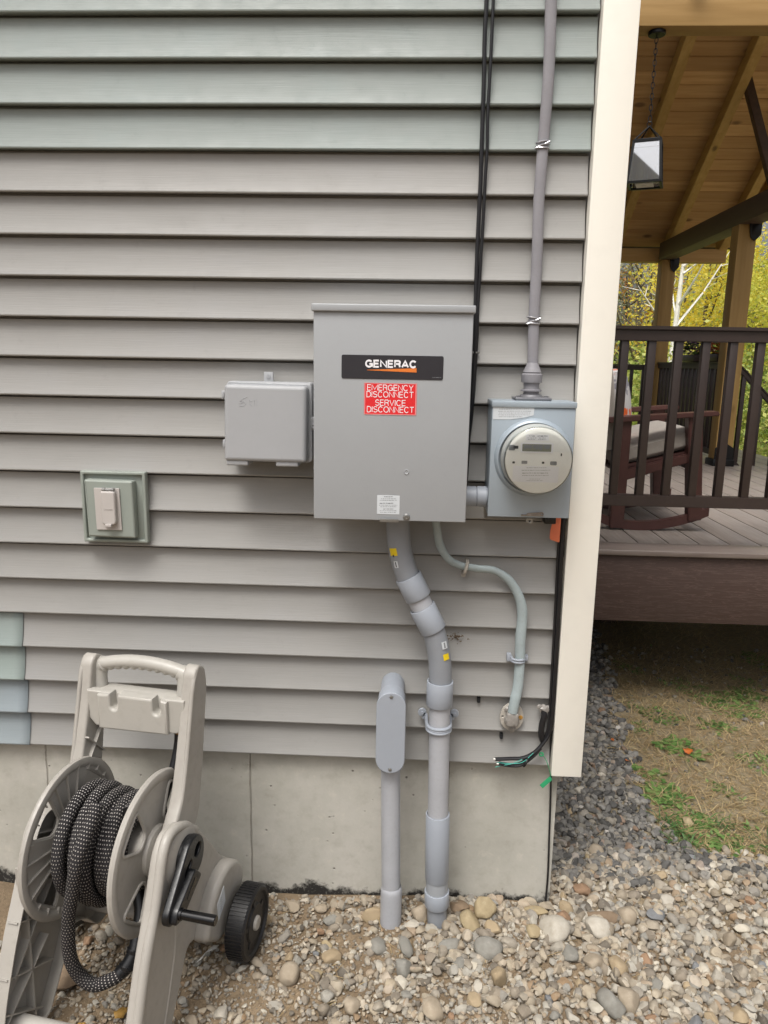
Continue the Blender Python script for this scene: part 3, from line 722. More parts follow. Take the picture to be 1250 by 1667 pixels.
fake_print([(857, 890, 761, 1), (849, 896, 765, 1.2), (850, 892, 769.5, 1.6), (850, 893, 773.5, 1), (862, 880, 779.5, .8), (857, 884, 782, .8)], MF - .0006, M['meter_ring'], 'fine_print', sub4, seed=5)
mb = MB(); mb.lathe((mx, MY - .052, mz), (0, -1, 0), [(.0812, -.006), (.0812, .006), (.0805, .010), (.0785, .0125), (.075, .0138), (0, .0155)], 64); pmx(mb.build('meter_glass', M['glass']))
# torn approval label
a = at(803, 660, MY); b = at(868, 684, MY)
w_, h_ = b.x - a.x, a.z - b.z
ol = [(a.x, b.z), (a.x + w_ * .45, b.z + .001), (a.x + w_ * .78, b.z + h_ * .18), (b.x, b.z + h_ * .35), (b.x + .001, a.z), (a.x, a.z)]
wl = pmx(link('approval_label', shape2([ol], .0003, 0, 0, T(0, MY - .0015, 0) @ WALLM), M['white_label'], smooth=False)); sub5 = lambda o: (setattr(o, 'parent', wl), setattr(o, 'matrix_parent_inverse', Matrix.Identity(4)), o)[2]
fake_print([(816, 858, 662, 1.2), (812, 862, 665.5, 1), (811, 864, 669, .9), (812, 863, 672, .9), (811, 862, 675, .9), (812, 850, 678, .9)], MY - .0018, M['ink'], 'fine_print', sub5, seed=6)
mb = MB(); a = at(848, 838, MY); b = at(884, 836, MY)
mb.box((a.x, MY - .004, a.z - .002), (b.x, MY + .006, a.z + .0015), .0005); mb.mesh(shape2([rounded([(a.x + .012, a.z), (b.x, a.z - .002), (b.x + .001, a.z + .006), (b.x - .003, a.z + .009), (a.x + .014, a.z + .005)], .002), circle2((b.x - .004, a.z + .003), .002)[::-1]], .0006, 0, 0, T(0, MY - .003, 0) @ WALLM))
pmx(mb.build('sealing_hasp', pm('tarnished steel', '8a827a', .5, .3, 90, .3, 300, metallic=.6, dirt=.6)))
a = at(862, 847, -.1); mb = MB(); mb.mesh(shape2([rounded([(a.x - .010, a.z - .004), (a.x + .003, a.z - .009), (a.x + .008, a.z - .004), (a.x + .007, a.z + .006), (a.x - .009, a.z + .006)], .003), circle2((a.x, a.z - .001), .0032)[::-1]], .003, .0006, 1, T(0, -.1, 0) @ WALLM)); pmx(mb.build('seal_tab', M['steel']))

# service entrance cable above the meter, with connector --------------------
sc = thing('service_cable', 'flat grey service entrance cable climbing from the meter box up the siding', 'cable', (.25, 0, 1.03)); ps = under(sc)
path = [at(x, y, -.012) for x, y in [(899, -70), (897, 0), (893, 120), (884, 235), (877, 330), (874, 420), (869, 520), (867, 600)]]
path = smooth_path(path, 8); mb = MB(); mb.tube(path, .0135, 16, flat=.55, side=(1, 0, 0)); ps(mb.build('cable_sheath', M['cable_service']))
for (px, py, n) in [(883, 236, 3), (868, 522, 3)]:
    c = at(px, py, -.012); mb = MB()
    for k in range(n):
        z = c.z - .008 + k * .007 + random.uniform(-.001, .001); tl = random.uniform(-.2, .2)
        pts = [(c.x + .0158 * math.cos(t), -.012 + .0098 * math.sin(t), z + tl * .0158 * math.cos(t)) for t in [2 * PI * j / 24 for j in range(24)]]
        mb.tube(pts, .0017, 8, closed=True)
    mb.tube([(c.x - .0165, -.02, c.z - .009), (c.x + .0165, -.021, c.z + .006)], .0016, 6)
    ps(mb.build('tie_wire', pm('bright tie wire', 'b4b4b8', .3, .1, 50, .1, 200, metallic=.7)))
c = at(866, 600, -.03); cb0 = Vector((c.x, -.045, 1.031))
mb = MB()
mb.lathe((c.x, -.035, 1.068), (0, 0, 1), [(.0, -.001), (.020, 0), (.020, .006), (.0255, .006), (.0262, .008), (.0262, .026), (.024, .0285), (.022, .029), (.0235, .032), (.0165, .047), (.013, .055), (0, .055)], 12)
ps(mb.build('gland_nut', M['cable_service']))
mb = MB(); mb.cyl((c.x, -.035, 1.031), (c.x, -.035, 1.07), .0195, n=24); mb.lathe((c.x, -.035, 1.052), (0, 0, 1), [(.0195, 0), (.026, .001), (.026, .005), (.0195, .006)], 24); ps(mb.build('threaded_hub', M['cable_service']))
mb = MB(); mb.box((c.x - .045, -.085, 1.0312), (c.x + .045, -.006, 1.039), .003)
for sx in (-1, 1): mb.lathe((c.x + sx * .034, -.06, 1.039), (0, 0, 1), [(.006, 0), (.006, .003), (0, .004)], 8)
mb.lathe((c.x, -.035, 1.039), (0, 0, 1), [(.030, 0), (.027, .005), (.0195, .007)], 24)
ps(mb.build('hub_plate', pm('grey zinc casting', '76767a', .55, .15, 30, .5, 150, metallic=.4)))

# ================================================================== PVC CONDUITS
def tubepart(pts, r, m, name, par, n=32, k=10, **kw):
    mb = MB(); mb.tube(smooth_path(pts, k) if k else pts, r, n, **kw); return par(mb.build(name, M[m]))
def coup(a, b, r, m, name, par, wall=.004):
    """socket: open ended collar with a visible lip"""
    a = Vector(a); b = Vector(b); L = (b - a).length; mb = MB()
    mb.lathe(a, b - a, [(r - wall, .004), (r - wall, 0.0005), (r - wall * .5, 0), (r - .0006, .0003), (r, .0015), (r, L - .0015), (r - .0008, L), (r - wall, L), (r - wall, L - .006)], 40)
    return par(mb.build(name, M[m]))
cd = thing('main_conduit', 'thick grey pvc conduit bending from under the large cabinet down into the gravel', 'conduit', (.08, -.075, GZ)); pcd = under(cd)
Yc = -.075
def c3(x, y, Y=Yc): return at(x, y, Y)
up = smooth_path([c3(648, 838), c3(648, 858), c3(651, 895), c3(660, 928), c3(672, 958)], 8)
tubepart(up, .0305, 'pvc_dark', 'upper_elbow', pcd, k=0)
tubepart([c3(672, 955), c3(686, 985), c3(700, 1015)], .0295, 'pvc_pale', 'short_pipe', pcd, k=4)
coup(c3(664, 938), c3(681, 972), .0352, 'pvc_light', 'coupling', pcd)
coup(c3(687, 988), c3(706, 1025), .0352, 'pvc_light', 'coupling', pcd)
lo = smooth_path([c3(700, 1012), c3(708, 1035), c3(714, 1062), c3(716.5, 1090), c3(717, 1122)], 8)
tubepart(lo, .0305, 'pvc_dark', 'lower_elbow', pcd, k=0)
coup(c3(716.5, 1108), c3(715, 1147), .0356, 'pvc_light', 'coupling', pcd)
tubepart([c3(716, 1135), c3(711, 1440)], .0285, 'pvc_pale', 'straight_pipe', pcd, k=0)
coup(c3(712.5, 1324), c3(711, 1430), .0335, 'pvc_light', 'expansion_sleeve', pcd)
tubepart([c3(711, 1428), c3(711, 1462)], .0312, 'pvc', 'sleeve_end', pcd, k=0)
coup(c3(711, 1449), c3(711, 1472), .0352, 'pvc_light', 'coupling', pcd)
b = c3(711, 1470); tubepart([b, (b.x + .006, Yc, GZ - .08)], .028, 'pvc_dark', 'buried_stub', pcd, k=0)
# strap
z = c3(714, 1183).z; x = c3(714, 1183).x; mb = MB()
pts = [(x + .0315 * math.cos(t), Yc - .0315 * math.sin(t), z) for t in [PI * j / 20 for j in range(21)]]
for dz in (-.006, .006):
    mb.tube([(p[0], p[1], p[2] + dz) for p in [(x + .0335, -.02, z)] + pts + [(x - .0335, -.02, z)]], .0045, 8)
mb.tube([(p[0], p[1], p[2]) for p in [(x + .0325, -.02, z)] + pts + [(x - .0325, -.02, z)]], .0035, 8)
for s in (-1, 1):
    mb.mesh(shape2([circle2((x + s * .045, z + .012), .012)], .004, .0015, 2, T(0, -.016, 0) @ WALLM)); mb.box((x + s * .039 - .006, -.02, z - .008), (x + s * .039 + .006, -.010, z + .014), .002)
    mb.cyl((x + s * .045, -.0, z + .012), (x + s * .045, -.024, z + .012), .0045, n=8)
pcd(mb.build('strap', M['pvc_light']))
def arc_label(c, axis, r, a0, a1, L, m, name, par):
    """thin label wrapped on a pipe; angle 0 faces the viewer"""
    c = Vector(c); ax = Vector(axis).normalized(); f = Vector((0, -1, 0)); f = (f - ax * f.dot(ax)).normalized(); s = ax.cross(f)
    if s.x < 0: s = -s
    vs = []; fs = []
    for i in range(9):
        t = R(a0 + (a1 - a0) * i / 8); d = f * math.cos(t) + s * math.sin(t)
        vs += [c + d * r - ax * L / 2, c + d * r + ax * L / 2]
    for i in range(8): fs.append((2 * i, 2 * i + 1, 2 * i + 3, 2 * i + 2))
    me = bpy.data.meshes.new(name); me.from_pydata(vs, [], fs); return par(link(name, me, M[m]))
d1 = c3(655, 910) - c3(649, 880)
arc_label(c3(650.5, 893), d1, .0312, -52, -12, .020, 'yellow_tag', 'yellow_label', pcd); arc_label(c3(651.5, 899), d1, .0314, -38, -30, .006, 'ink_dark', 'label_print', pcd)
arc_label(c3(655.5, 913), d1, .0314, -44, -22, .018, 'white_label', 'white_label', pcd); arc_label(c3(655.5, 913), d1, .0318, -36, -30, .014, 'ink_dark', 'label_print', pcd)
d2 = c3(717, 1068) - c3(712, 1040)
arc_label(c3(713, 1046), d2, .0316, 18, 46, .020, 'white_label', 'white_label', pcd); arc_label(c3(713, 1046), d2, .032, 28, 36, .015, 'ink', 'label_print', pcd); arc_label(c3(715.5, 1065), d2, .0313, 18, 50, .017, 'yellow_tag', 'yellow_label', pcd)

lb = thing('access_conduit', 'vertical pvc conduit rising from the gravel to a long oval access fitting with two screws', 'conduit', (-.05, -.07, GZ)); pl = under(lb)
a = at(613, 1140, -.125); b = at(661, 1140, -.125); r = (b.x - a.x) / 2; xc = (a.x + b.x) / 2; zt = at(637, 1127, -.125).z; zb = at(637, 1258, -.125).z
def stadium(xc, z0, z1, r, n=16): return [(xc + r * math.cos(t), z1 - r + r * math.sin(t)) for t in [PI * k / n for k in range(n + 1)]] + [(xc + r * math.cos(t), z0 + r + r * math.sin(t)) for t in [PI + PI * k / n for k in range(n + 1)]]
pl(link('cover_plate', shape2([stadium(xc, zb, zt, r)], .0035, .0022, 3, T(0, -.1255, 0) @ WALLM), M['pvc_light'], ang=40))
mb = MB(); mb.mesh(shape2([stadium(xc, zb + .002, zt - .002, r - .002)], .027, .006, 3, T(0, -.096, 0) @ WALLM))
mb.tube([(xc, .03, zt - .038), (xc, -.06, zt - .038), (xc, -.1, zt - .036)], .033, 32)
mb.cyl((xc, -.075, zb + .02), (xc, -.075, zb - .012), .034, n=32, bv=.002)
pl(mb.build('fitting_body', M['pvc_light'], ang=40))
for z in (zt - .011, zb + .012):
    mb = MB(); mb.lathe((xc, -.129, z), (0, -1, 0), [(0, 0), (.0048, 0), (.0045, .0018), (.003, .0026), (0, .0026)], 16); mb.box((xc - .004, -.1322, z - .0006), (xc + .004, -.1316, z + .0006)); pl(mb.build('cover_screw', M['steel']))
xb = at(638, 1400, -.075).x
tubepart([(xc, -.075, zb + .01), (xb, -.075, -.42)], .0268, 'pvc_pale', 'riser_pipe', pl, k=0)
zz = at(638, 1447, -.075).z
mb = MB(); mb.lathe((xb, -.075, zz + .012), (0, 0, -1), [(.0268, 0), (.0276, .001), (.0302, .012), (.0305, .02), (.0305, .16), (0, .16)], 40); pl(mb.build('bell_end', M['pvc_pale']))

# thin grey cable with clamps, ending at a flange ----------------------------
tc_ = thing('grounding_cable', 'thin pale grey cable curving from the large cabinet down to the oval wall flange', 'cable', (.2, -.02, .2)); ptc = under(tc_)
pts = [(708, 838, -.06), (711, 860, -.055), (716, 887, -.045), (729, 909, -.035), (748, 920, -.024), (775, 925, -.020), (805, 929, -.020), (829, 945, -.020), (845, 972, -.020), (850, 1000, -.020), (847, 1040, -.020), (846, 1075, -.020), (843, 1115, -.022), (838, 1140, -.026), (834, 1160, -.026)]
P = smooth_path([at(*p) for p in pts], 8)
rr = [.0105 + (.0035 if i > 70 else .0035 * max(0, (i - 45)) / 25) + .0009 * mnoise.noise(Vector((i * .21, 0, 0))) for i in range(len(P))]
mb = MB(); mb.tube(P, rr, 14, flat=.72, side=(1, 0, 0)); ptc(mb.build('cable_sheath', M['cable_grey']))
for (px, py, dx, dz) in [(758, 924, .25, 1), (843, 1074, 1, -.02)]:
    c = at(px, py, -.02); d = Vector((dx, 0, dz)).normalized(); t = d.cross(Vector((0, 1, 0)))
    mb = MB(); pa = [c + d * .0165 * math.cos(q) + Vector((0, -.0135 * math.sin(q) + .0, 0)) for q in [PI * j / 12 for j in range(13)]]
    pa = [c + d * .017 + Vector((0, .022, 0))] + pa + [c - d * .017 + Vector((0, .022, 0))]
    for s in ((-.0035, .0035) if px > 800 else (0,)): mb.tube([p + t * s for p in pa], .0036 if px > 800 else .0048, 8)
    e = c + d * .019; f_ = c - d * .019
    if px > 800:
        mb.box((f_.x - .010, -.012, c.z - .010), (f_.x + .002, .004, c.z + .012), .002); mb.box((e.x - .002, -.012, c.z - .007), (e.x + .010, .004, c.z + .009), .002)
    else:
        mb.box((f_.x - .006, -.014, f_.z - .010), (f_.x + .006, .004, f_.z + .002), .003)
    ptc(mb.build('clamp', M['pvc_light'] if px > 800 else M['flange']))
c = at(833, 1167, -.01)
fl = MB(); fl.mesh(shape2([circle2((c.x, c.z), .033, .041, 40), circle2((c.x - .026, c.z + .001), .0032)[::-1]], .004, .0015, 2, T(0, -.008, 0) @ WALLM)); ptc(fl.build('wall_flange', M['flange']))
mb = MB(); mb.lathe((c.x + .024, -.012, c.z), (0, -1, 0), [(.0065, 0), (.005, .002), (0, .0025)], 14); ptc(mb.build('rusty_screw', pm('rust orange', '9c7434', .8, .3, 90, .4, 300)))
mb = MB(); mb.merge(blob((c.x - .001, -.020, c.z - .002), .021, 3, .75, 3, .25)); mb.box((c.x - .017, -.034, c.z - .020), (c.x + .016, -.008, c.z + .021), .006, 3); mb.merge(blob((c.x - .012, -.014, c.z + .024), .010, 5, .7, 2)); mb.merge(blob((c.x + .002, -.012, c.z - .034), .010, 8, .5, 2)); ptc(mb.build('sealing_putty', M['putty']))

# ================================================================== BLACK CABLES
def cable(pts, r, m, name, label, cat='cable', group=None, n=8, Y=-.006, k=6):
    P = smooth_path([at(p[0], p[1], p[2] if len(p) > 2 else Y) for p in pts], k)
    mb = MB(); mb.tube(P, r, n); o = mb.build(name, M[m])
    return tag(o, label, cat, group)
cable([(793, -60), (792, 0), (789, 60), (788, 120), (786, 180), (784, 240), (782, 300), (779, 360), (776, 430), (774, 500), (773, 560), (770, 620), (764, 690), (758, 790)], .0052, 'black_cable', 'black_cable', 'thicker left strand of the black cable pair running down behind the large cabinet', group='black cables on the siding')
cable([(806, -60), (803, 0), (800, 70), (797, 130), (794, 185), (793, 240), (790, 290), (787, 350), (784, 400), (781, 450), (778, 500), (776, 560), (771, 640), (765, 700), (752, 800)], .0040, 'black_cable', 'black_cable', 'thinner right strand of the black cable pair running down behind the large cabinet', group='black cables on the siding')
c = at(777, 573, -.006); mb = MB(); mb.lathe((c.x, .0, c.z), (0, -1, 0), [(0, 0), (.006, 0), (.006, .004), (.004, .006), (0, .007)], 14); mb.box((c.x - .014, -.010, c.z - .004), (c.x, -.002, c.z + .001), .001); tag(mb.build('cable_clip', M['steel']), 'small silver screw clip holding black cable at right edge of the large cabinet', 'clip')
# cable down the corner, gap between siding and corner board, then down the foundation
cable([(926, 800, -.010), (918, 846, -.012), (914, 900, -.012), (911, 960, -.012), (908, 1020, -.012), (904, 1090, -.012), (900, 1150, -.012), (895, 1190, -.014), (884, 1210, -.018), (868, 1226, -.024), (850, 1234, -.028), (830, 1235, -.03), (806, 1236, -.034)], .0055, 'black_cable', 'black_cable', 'black cable hugging the corner board, its cut end curling left above the foundation', group='black cables at the corner')
cable([(922, 800, -.004), (914, 846, -.004), (909, 900, -.004), (906, 960, -.004), (903, 1020, -.004), (899, 1090, -.004), (896, 1140, -.006), (893, 1180, -.008), (886, 1204, -.012), (872, 1224, -.018), (852, 1240, -.02), (835, 1245, -.022), (812, 1242, -.03)], .0045, 'black_cable', 'black_cable', 'black cable behind the corner board cable, its cut end hanging just below the other', group='black cables at the corner')
cable([(898, 1190, -.004), (897, 1240, .01), (896, 1300, .022), (894, 1360, .024), (892, 1420, .024), (888, 1470, .024), (886, 1500, .02)], .0030, 'black_cable', 'black_cable', 'thin black cable running down the concrete foundation at its right edge', group='black cables at the corner')
cable([(884, 1153, -.006), (886, 1165, -.012), (882, 1180, -.014), (881, 1197, -.014), (884, 1207, -.010)], .0085, 'black_cable', 'cable_stub', 'stubby black cable end sealed with grey putty right of the oval flange')
o = bpy.data.objects['cable_stub']; c = at(884, 1157, -.008); mb = MB(); mb.merge(blob((c.x + .003, -.008, c.z + .004), .013, 2, .6, 3, .5)); mb.merge(blob((c.x - .010, -.004, c.z + .010), .007, 4, .5, 2, .5)); q = mb.build('sealing_putty', M['putty']); q.parent = o
for i, (ps_, m_, nm, lb_) in enumerate([([(868, 1226), (850, 1241), (828, 1243), (808, 1241)], 'teal', 'green_wire', 'thin green wire peeking out between the cut black cable ends'), ([(850, 1236), (835, 1243), (818, 1246), (806, 1249)], 'teal', 'green_wire', 'thin green wire with a bare tip below the cut black cable ends')]):
    cable([(x, y, -.034) for x, y in ps_], .0010, m_, nm, lb_, 'wire', 'green wires at the cut cable ends')
cable([(881, 1218, -.02), (868, 1232, -.027), (848, 1246, -.03), (830, 1247, -.03), (811, 1244, -.034)], .0036, 'black_cable', 'black_cable', 'lowest of the cut black cable ends, drooping in a shallow curve', group='black cables at the corner')
for (x, y) in ((804.5, 1236), (810, 1243.5)):
    c = at(x, y, -.0342); mb = MB(); mb.cyl((c.x - .003, -.0342, c.z), (c.x + .003, -.0342, c.z), .0032, n=10); tag(mb.build('wire_tip', M['copper']), 'bare silvery tip of the %s cut black cable end' % ('upper' if y < 1240 else 'lower'), 'wire tip')
c = at(855, 1240, -.03); mb = MB(); mb.tube([(c.x + .013 * math.sin(t) * .35, -.03 + .013 * math.cos(t), c.z + .013 * math.sin(t)) for t in [2 * PI * j / 20 for j in range(20)]], .0022, 6, closed=True); tag(mb.build('cable_tie', M['black_plastic']), 'black cable tie bundling the cut cable ends', 'cable tie')
# green tag
P = smooth_path([at(x, y, -.022) for x, y in [(884, 1229), (890, 1240), (895, 1256), (897, 1268)]], 6); mb = MB(); mb.tube(P, .0018, 6, flat=.6)
c = at(881, 1228, -.018); mb.tube([(c.x + .005 * math.cos(t), -.018, c.z + .005 * math.sin(t)) for t in [2 * PI * j / 16 for j in range(16)]], .0022, 6, closed=True)
o = mb.build('seal_tag', M['green_tag']); tag(o, 'green plastic seal tag dangling at the lower left corner of the corner board', 'tag')
a = at(897, 1267, -.024); b = at(881, 1281, -.028); d = (b - a).normalized(); s = Vector((-d.z, 0, d.x)) * .0065
mb = MB(); mb.prism([a + s, a - s, b - s, b + s], (0, .0025, 0), .0006); q = mb.build('tag_flag', M['green_tag']); q.parent = o
# orange tag under the meter box
a = at(904, 848, -.03); mb = MB(); ol = rounded([(a.x - .003, a.z + .008), (a.x + .014, a.z + .008), (a.x + .014, a.z - .058), (a.x - .012, a.z - .050), (a.x - .012, a.z - .02)], [.004, .004, .004, .006, .02], 5)
me = shape2([ol], .0012, .0006, 1, T(0, -.03, 0) @ WALLM); tag(link('utility_tag', me, M['orange_tag']), 'faded orange plastic tag hanging below the meter box at the corner', 'tag')
c = at(893, 846, -.03); mb = MB(); mb.box((c.x - .014, -.05, c.z - .008), (c.x + .016, -.01, c.z + .010), .003); tag(mb.build('cable_gland', M['black_plastic']), 'small black cable gland under the right corner of the meter box', 'gland')

# ================================================================== HOSE REEL CART
rc = thing('hose_reel_cart', 'taupe plastic hose reel cart with two wheels and black crank, standing against the wall', 'hose reel cart', (-.723, -.351, -.46), -.172)
def rp(name, mb, m, par=rc, **kw):
    o = mb.build(name, m, **kw) if isinstance(mb, MB) else link(name, mb, m, **kw); o.parent = par; return o
HD, DR, DS = .408, .191, .113
# local axes: x = across (to the crank side), y = towards the wall, z = up ; SIDEM puts outline (y,z) at x
def side(ol, x0, x1, bev=.004, holes=(), res=2):
    return shape2([ol] + [h[::-1] for h in holes], abs(x1 - x0) / 2, bev, res, T((x0 + x1) / 2, 0, 0) @ SIDEM)
upper = rounded([(.130, .814), (.152, .831), (.184, .812), (.194, .765), (.158, .565), (.128, .440), (.06, .36), (-.06, .38), (-.02, .450), (.046, .526), (.075, .608), (.108, .720)], [.012, .012, .012, .02, .03, .03, .02, .02, .03, .03, .03, .03], 5)
body = rounded([(-.07, .514), (-.007, .500), (.060, .445), (.120, .372), (.190, .272), (.235, .235), (.275, .17), (.262, .115), (.205, .135), (.165, .085), (.095, .075), (.045, .140), (-.010, .165), (-.055, .085), (-.115, .0), (-.285, .0), (-.246, .150), (-.197, .278), (-.151, .370), (-.126, .431), (-.106, .482)], [.025, .02, .03, .03, .03, .02, .02, .02, .02, .02, .02, .03, .03, .02, .01, .01, .04, .04, .04, .03, .03], 5)
for s in (1, -1):
    mb = MB()
    xo, xi = (.170, .136) if s > 0 else (-.150, -.116)
    mb.mesh(side(upper, xi, xo, .006, res=3))
    # thickened front edge of the handle leg
    rim = [(s * abs(xo) * 1.0 - s * .005, y, z) for (y, z) in [(.150, .822), (.126, .786), (.104, .705), (.078, .606), (.050, .526), (.02, .482)]]
    mb.tube(smooth_path(rim, 5), .006, 10)
    if s > 0:
        leg = mb; leg.mesh(side(body, .166, .198, .009, res=3))
        # bead round the shoulder and down the leg front
        bead = [(.192, y, z) for (y, z) in [(-.268, .02), (-.234, .150), (-.187, .278), (-.142, .366), (-.116, .431), (-.096, .480), (-.066, .505), (-.008, .490), (.052, .440)]]
        leg.tube(smooth_path(bead, 5), .0125, 12)
        bead2 = [(.192, y, z) for (y, z) in [(-.06, .30), (-.07, .21), (-.10, .13), (-.13, .06)]]
        leg.tube(smooth_path(bead2, 5), .0085, 12)
    else:
        # inner face of the far side is an open ribbed shell
        thin = shape2([body], .004, .001, 1, T(-.156, 0, 0) @ SIDEM); mb.mesh(thin)
        ring = body
        for i in range(len(ring)):
            a = ring[i]; b = ring[(i + 1) % len(ring)]
            if (Vector(a) - Vector(b)).length < 1e-5: continue
            mb.prism([(-.158, a[0], a[1]), (-.158, b[0], b[1]), (-.122, b[0], b[1]), (-.122, a[0], a[1])], Vector((0, *(Vector((b[1] - a[1], -(b[0] - a[0]))).normalized() * -.003))))
        for (a, b) in [((-.19, .31), (-.04, .23)), ((-.06, .33), (-.21, .18)), ((-.235, .20), (-.08, .12)), ((-.09, .2), (-.26, .08)), ((-.25, .12), (-.13, .03)), ((-.15, .42), (-.155, .02)), ((.02, .44), (.14, .16)), ((.18, .26), (.02, .18)), ((-.1, .48), (.05, .40)), ((-.15, .36), (.06, .33))]:
            d = Vector((b[0] - a[0], b[1] - a[1])).normalized(); nrm = Vector((-d.y, d.x)) * .0016
            mb.prism([(-.153, a[0] + nrm.x, a[1] + nrm.y), (-.153, b[0] + nrm.x, b[1] + nrm.y), (-.153, b[0] - nrm.x, b[1] - nrm.y), (-.153, a[0] - nrm.x, a[1] - nrm.y)], (.026, 0, 0))
        # crossed stiffeners below the tray
        for (a, b) in [((.085, .630), (.150, .560)), ((.150, .640), (.070, .550))]:
            d = Vector((b[0] - a[0], b[1] - a[1])).normalized(); nrm = Vector((-d.y, d.x)) * .0016
            mb.prism([(-.118, a[0] + nrm.x, a[1] + nrm.y), (-.118, b[0] + nrm.x, b[1] + nrm.y), (-.118, b[0] - nrm.x, b[1] - nrm.y), (-.118, a[0] - nrm.x, a[1] - nrm.y)], (.012, 0, 0))
    rp('side_frame', mb, M['reel'], ang=38)
# wheel fender bulge and hub boss on the crank side
mb = MB(); fend = rounded([(.020, .150), (.050, .215), (.105, .262), (.170, .272), (.225, .245), (.262, .190), (.250, .150), (.21, .135), (.165, .100), (.10, .085), (.055, .125)], .03, 5)
mb.mesh(side(fend, .185, .232, .014, res=4)); mb.lathe((.190, -.022, .425), (1, 0, 0), [(.075, 0), (.072, .010), (.060, .016), (0, .016)], 40)
rp('wheel_fender', mb, M['reel'], ang=40)
# handle grip with finger bumps
def hz(u): return .787 + .027 * (1 - (u / .15) ** 2)
mb = MB(); pts = []
for i in range(61):
    u = -.130 + .270 * i / 60; pts.append((u, .165, hz(u - .005)))
mb.tube(pts, .0175, 24, flat=.95, side=(0, 1, 0))
for k in range(9):
    u = -.088 + .0225 * k; mb.merge(blob((u + .004, .163, hz(u) - .0085), .0125, k, 1.0, 3, .0))
for (u, s) in ((-.118, 1), (.124, -1)):
    mb.tube(smooth_path([(u, .160, .735), (u - s * .002, .163, .765), (u + s * .002, .166, .79), (u + s * .016, .166, hz(u + s * .016) - .002)], 6), [.021] * 18 + [.0172], 18)
rp('handle_grip', mb, M['reel_light'], ang=50)
# tray with two tool notches
notch = []
for cxn in (-.040, .078): notch.append(cxn)
tp = .748
ol = [(-.122, tp - .072), (-.100, tp - .095), (.126, tp - .090), (.148, tp - .075), (.148, tp), (notch[1] + .011, tp), (notch[1] + .0105, tp - .008), (notch[1] + .0105, tp - .030)]
ol += [(notch[1] + .0105 * math.cos(t), tp - .030 + .0105 * math.sin(t)) for t in [-PI * k / 8 for k in range(1, 8)]]
ol += [(notch[1] - .0105, tp - .030), (notch[1] - .0105, tp - .006), (notch[1] - .012, tp), (notch[0] + .012, tp), (notch[0] + .0105, tp - .006), (notch[0] + .0105, tp - .030)]
ol += [(notch[0] + .0105 * math.cos(t), tp - .030 + .0105 * math.sin(t)) for t in [-PI * k / 8 for k in range(1, 8)]]
ol += [(notch[0] - .0105, tp - .030), (notch[0] - .0105, tp - .006), (notch[0] - .012, tp), (-.122, tp)]
# front wall leaning a little, plus a deck behind it
mb = MB(); mb.mesh(shape2([ol], .012, .004, 3, T(0, .120, 0) @ Matrix(((1, 0, 0, 0), (0, 0, -1, 0), (0, 1, 0, 0), (0, 0, 0, 1)))))
mb.box((-.122, .128, tp - .075), (.148, .180, tp - .008), .004)
q0 = [p for p in ol if -.09 < p[0] < .108]
cen = [(-.086, tp - .096), (.106, tp - .091)] + [(.106, tp - .004)] + [p for p in ol[5:-1]] + [(-.086, tp - .004)]
mb.mesh(shape2([cen], .009, .006, 3, T(0, .106, 0) @ Matrix(((1, 0, 0, 0), (0, 0, -1, 0), (0, 1, 0, 0), (0, 0, 0, 1)))))
rp('accessory_tray', mb, M['reel_light'], ang=40)
# reel flanges
def disc(x, sgn, m):
    """sgn = direction of the outward face"""
    holes = []
    for k in range(4):
        a = R(43) + k * PI / 2
        c = Vector((math.cos(a), math.sin(a))); t = Vector((-c.y, c.x)); r = .114
        tri = [c * (r + .042) + t * .052, c * (r + .046) - t * .052, c * (r - .040) - t * .020, c * (r - .040) + t * .020]
        holes.append(rounded([(p.x, p.y) for p in tri], .022, 6))
    face = circle2((0, 0), DR - .012, n=72)
    mb = MB(); mb.mesh(shape2([face] + [h[::-1] for h in holes], .0025, .001, 1, T(x, 0, HD) @ SIDEM))
    for h in holes:                                  # raised collar round every opening
        mb.tube([(x + sgn * .003, p[0], HD + p[1]) for p in h], .0042, 8, closed=True)
    mb.lathe((x, 0, HD), (sgn, 0, 0), [(DR - .030, .002), (DR - .022, .006), (DR - .010, .008), (DR - .003, .005), (DR, -.001), (DR - .002, -.007), (DR - .012, -.010), (DR - .022, -.007), (DR - .026, -.001)], 72)
    mb.lathe((x, 0, HD), (sgn, 0, 0), [(.062, .0), (.058, .012), (.045, .018), (0, .018)], 40)
    for k in range(24):                              # radial stiffening ribs on the face towards the hose
        a = 2 * PI * k / 24 + .05; c = Vector((math.cos(a), math.sin(a))); t = Vector((-c.y, c.x)) * .0014
        near = min(abs((a - (R(43) + j * PI / 2) + PI) % (2 * PI) - PI) for j in range(4))
        r0, r1 = (.160 if near < .36 else .075), DR - .016
        vs = [Vector((x - sgn * .001, (c * r0 + t).x, HD + (c * r0 + t).y)), Vector((x - sgn * .001, (c * r1 + t).x, HD + (c * r1 + t).y)), Vector((x - sgn * .001, (c * r1 - t).x, HD + (c * r1 - t).y)), Vector((x - sgn * .001, (c * r0 - t).x, HD + (c * r0 - t).y))]
        mb.prism(vs, (-sgn * .008, 0, 0))
    return rp('reel_flange', mb, m, ang=40)
disc(-DS, -1, M['reel']); disc(DS, 1, M['reel'])
mb = MB(); mb.cyl((-DS, 0, HD), (DS, 0, HD), .062, n=40); mb.cyl((DS, 0, HD), (.20, 0, HD), .03, n=24); mb.cyl((-.150, 0, HD), (-DS, 0, HD), .03, n=24); rp('drum', mb, M['reel'])
# crank
HUB = Vector((.206, -.018, .420)); END = Vector((.222, -.125, .352))
arm2d = []
a = Vector((HUB.y, HUB.z)); b = Vector((END.y, END.z)); d = (b - a).normalized(); nn = Vector((-d.y, d.x))
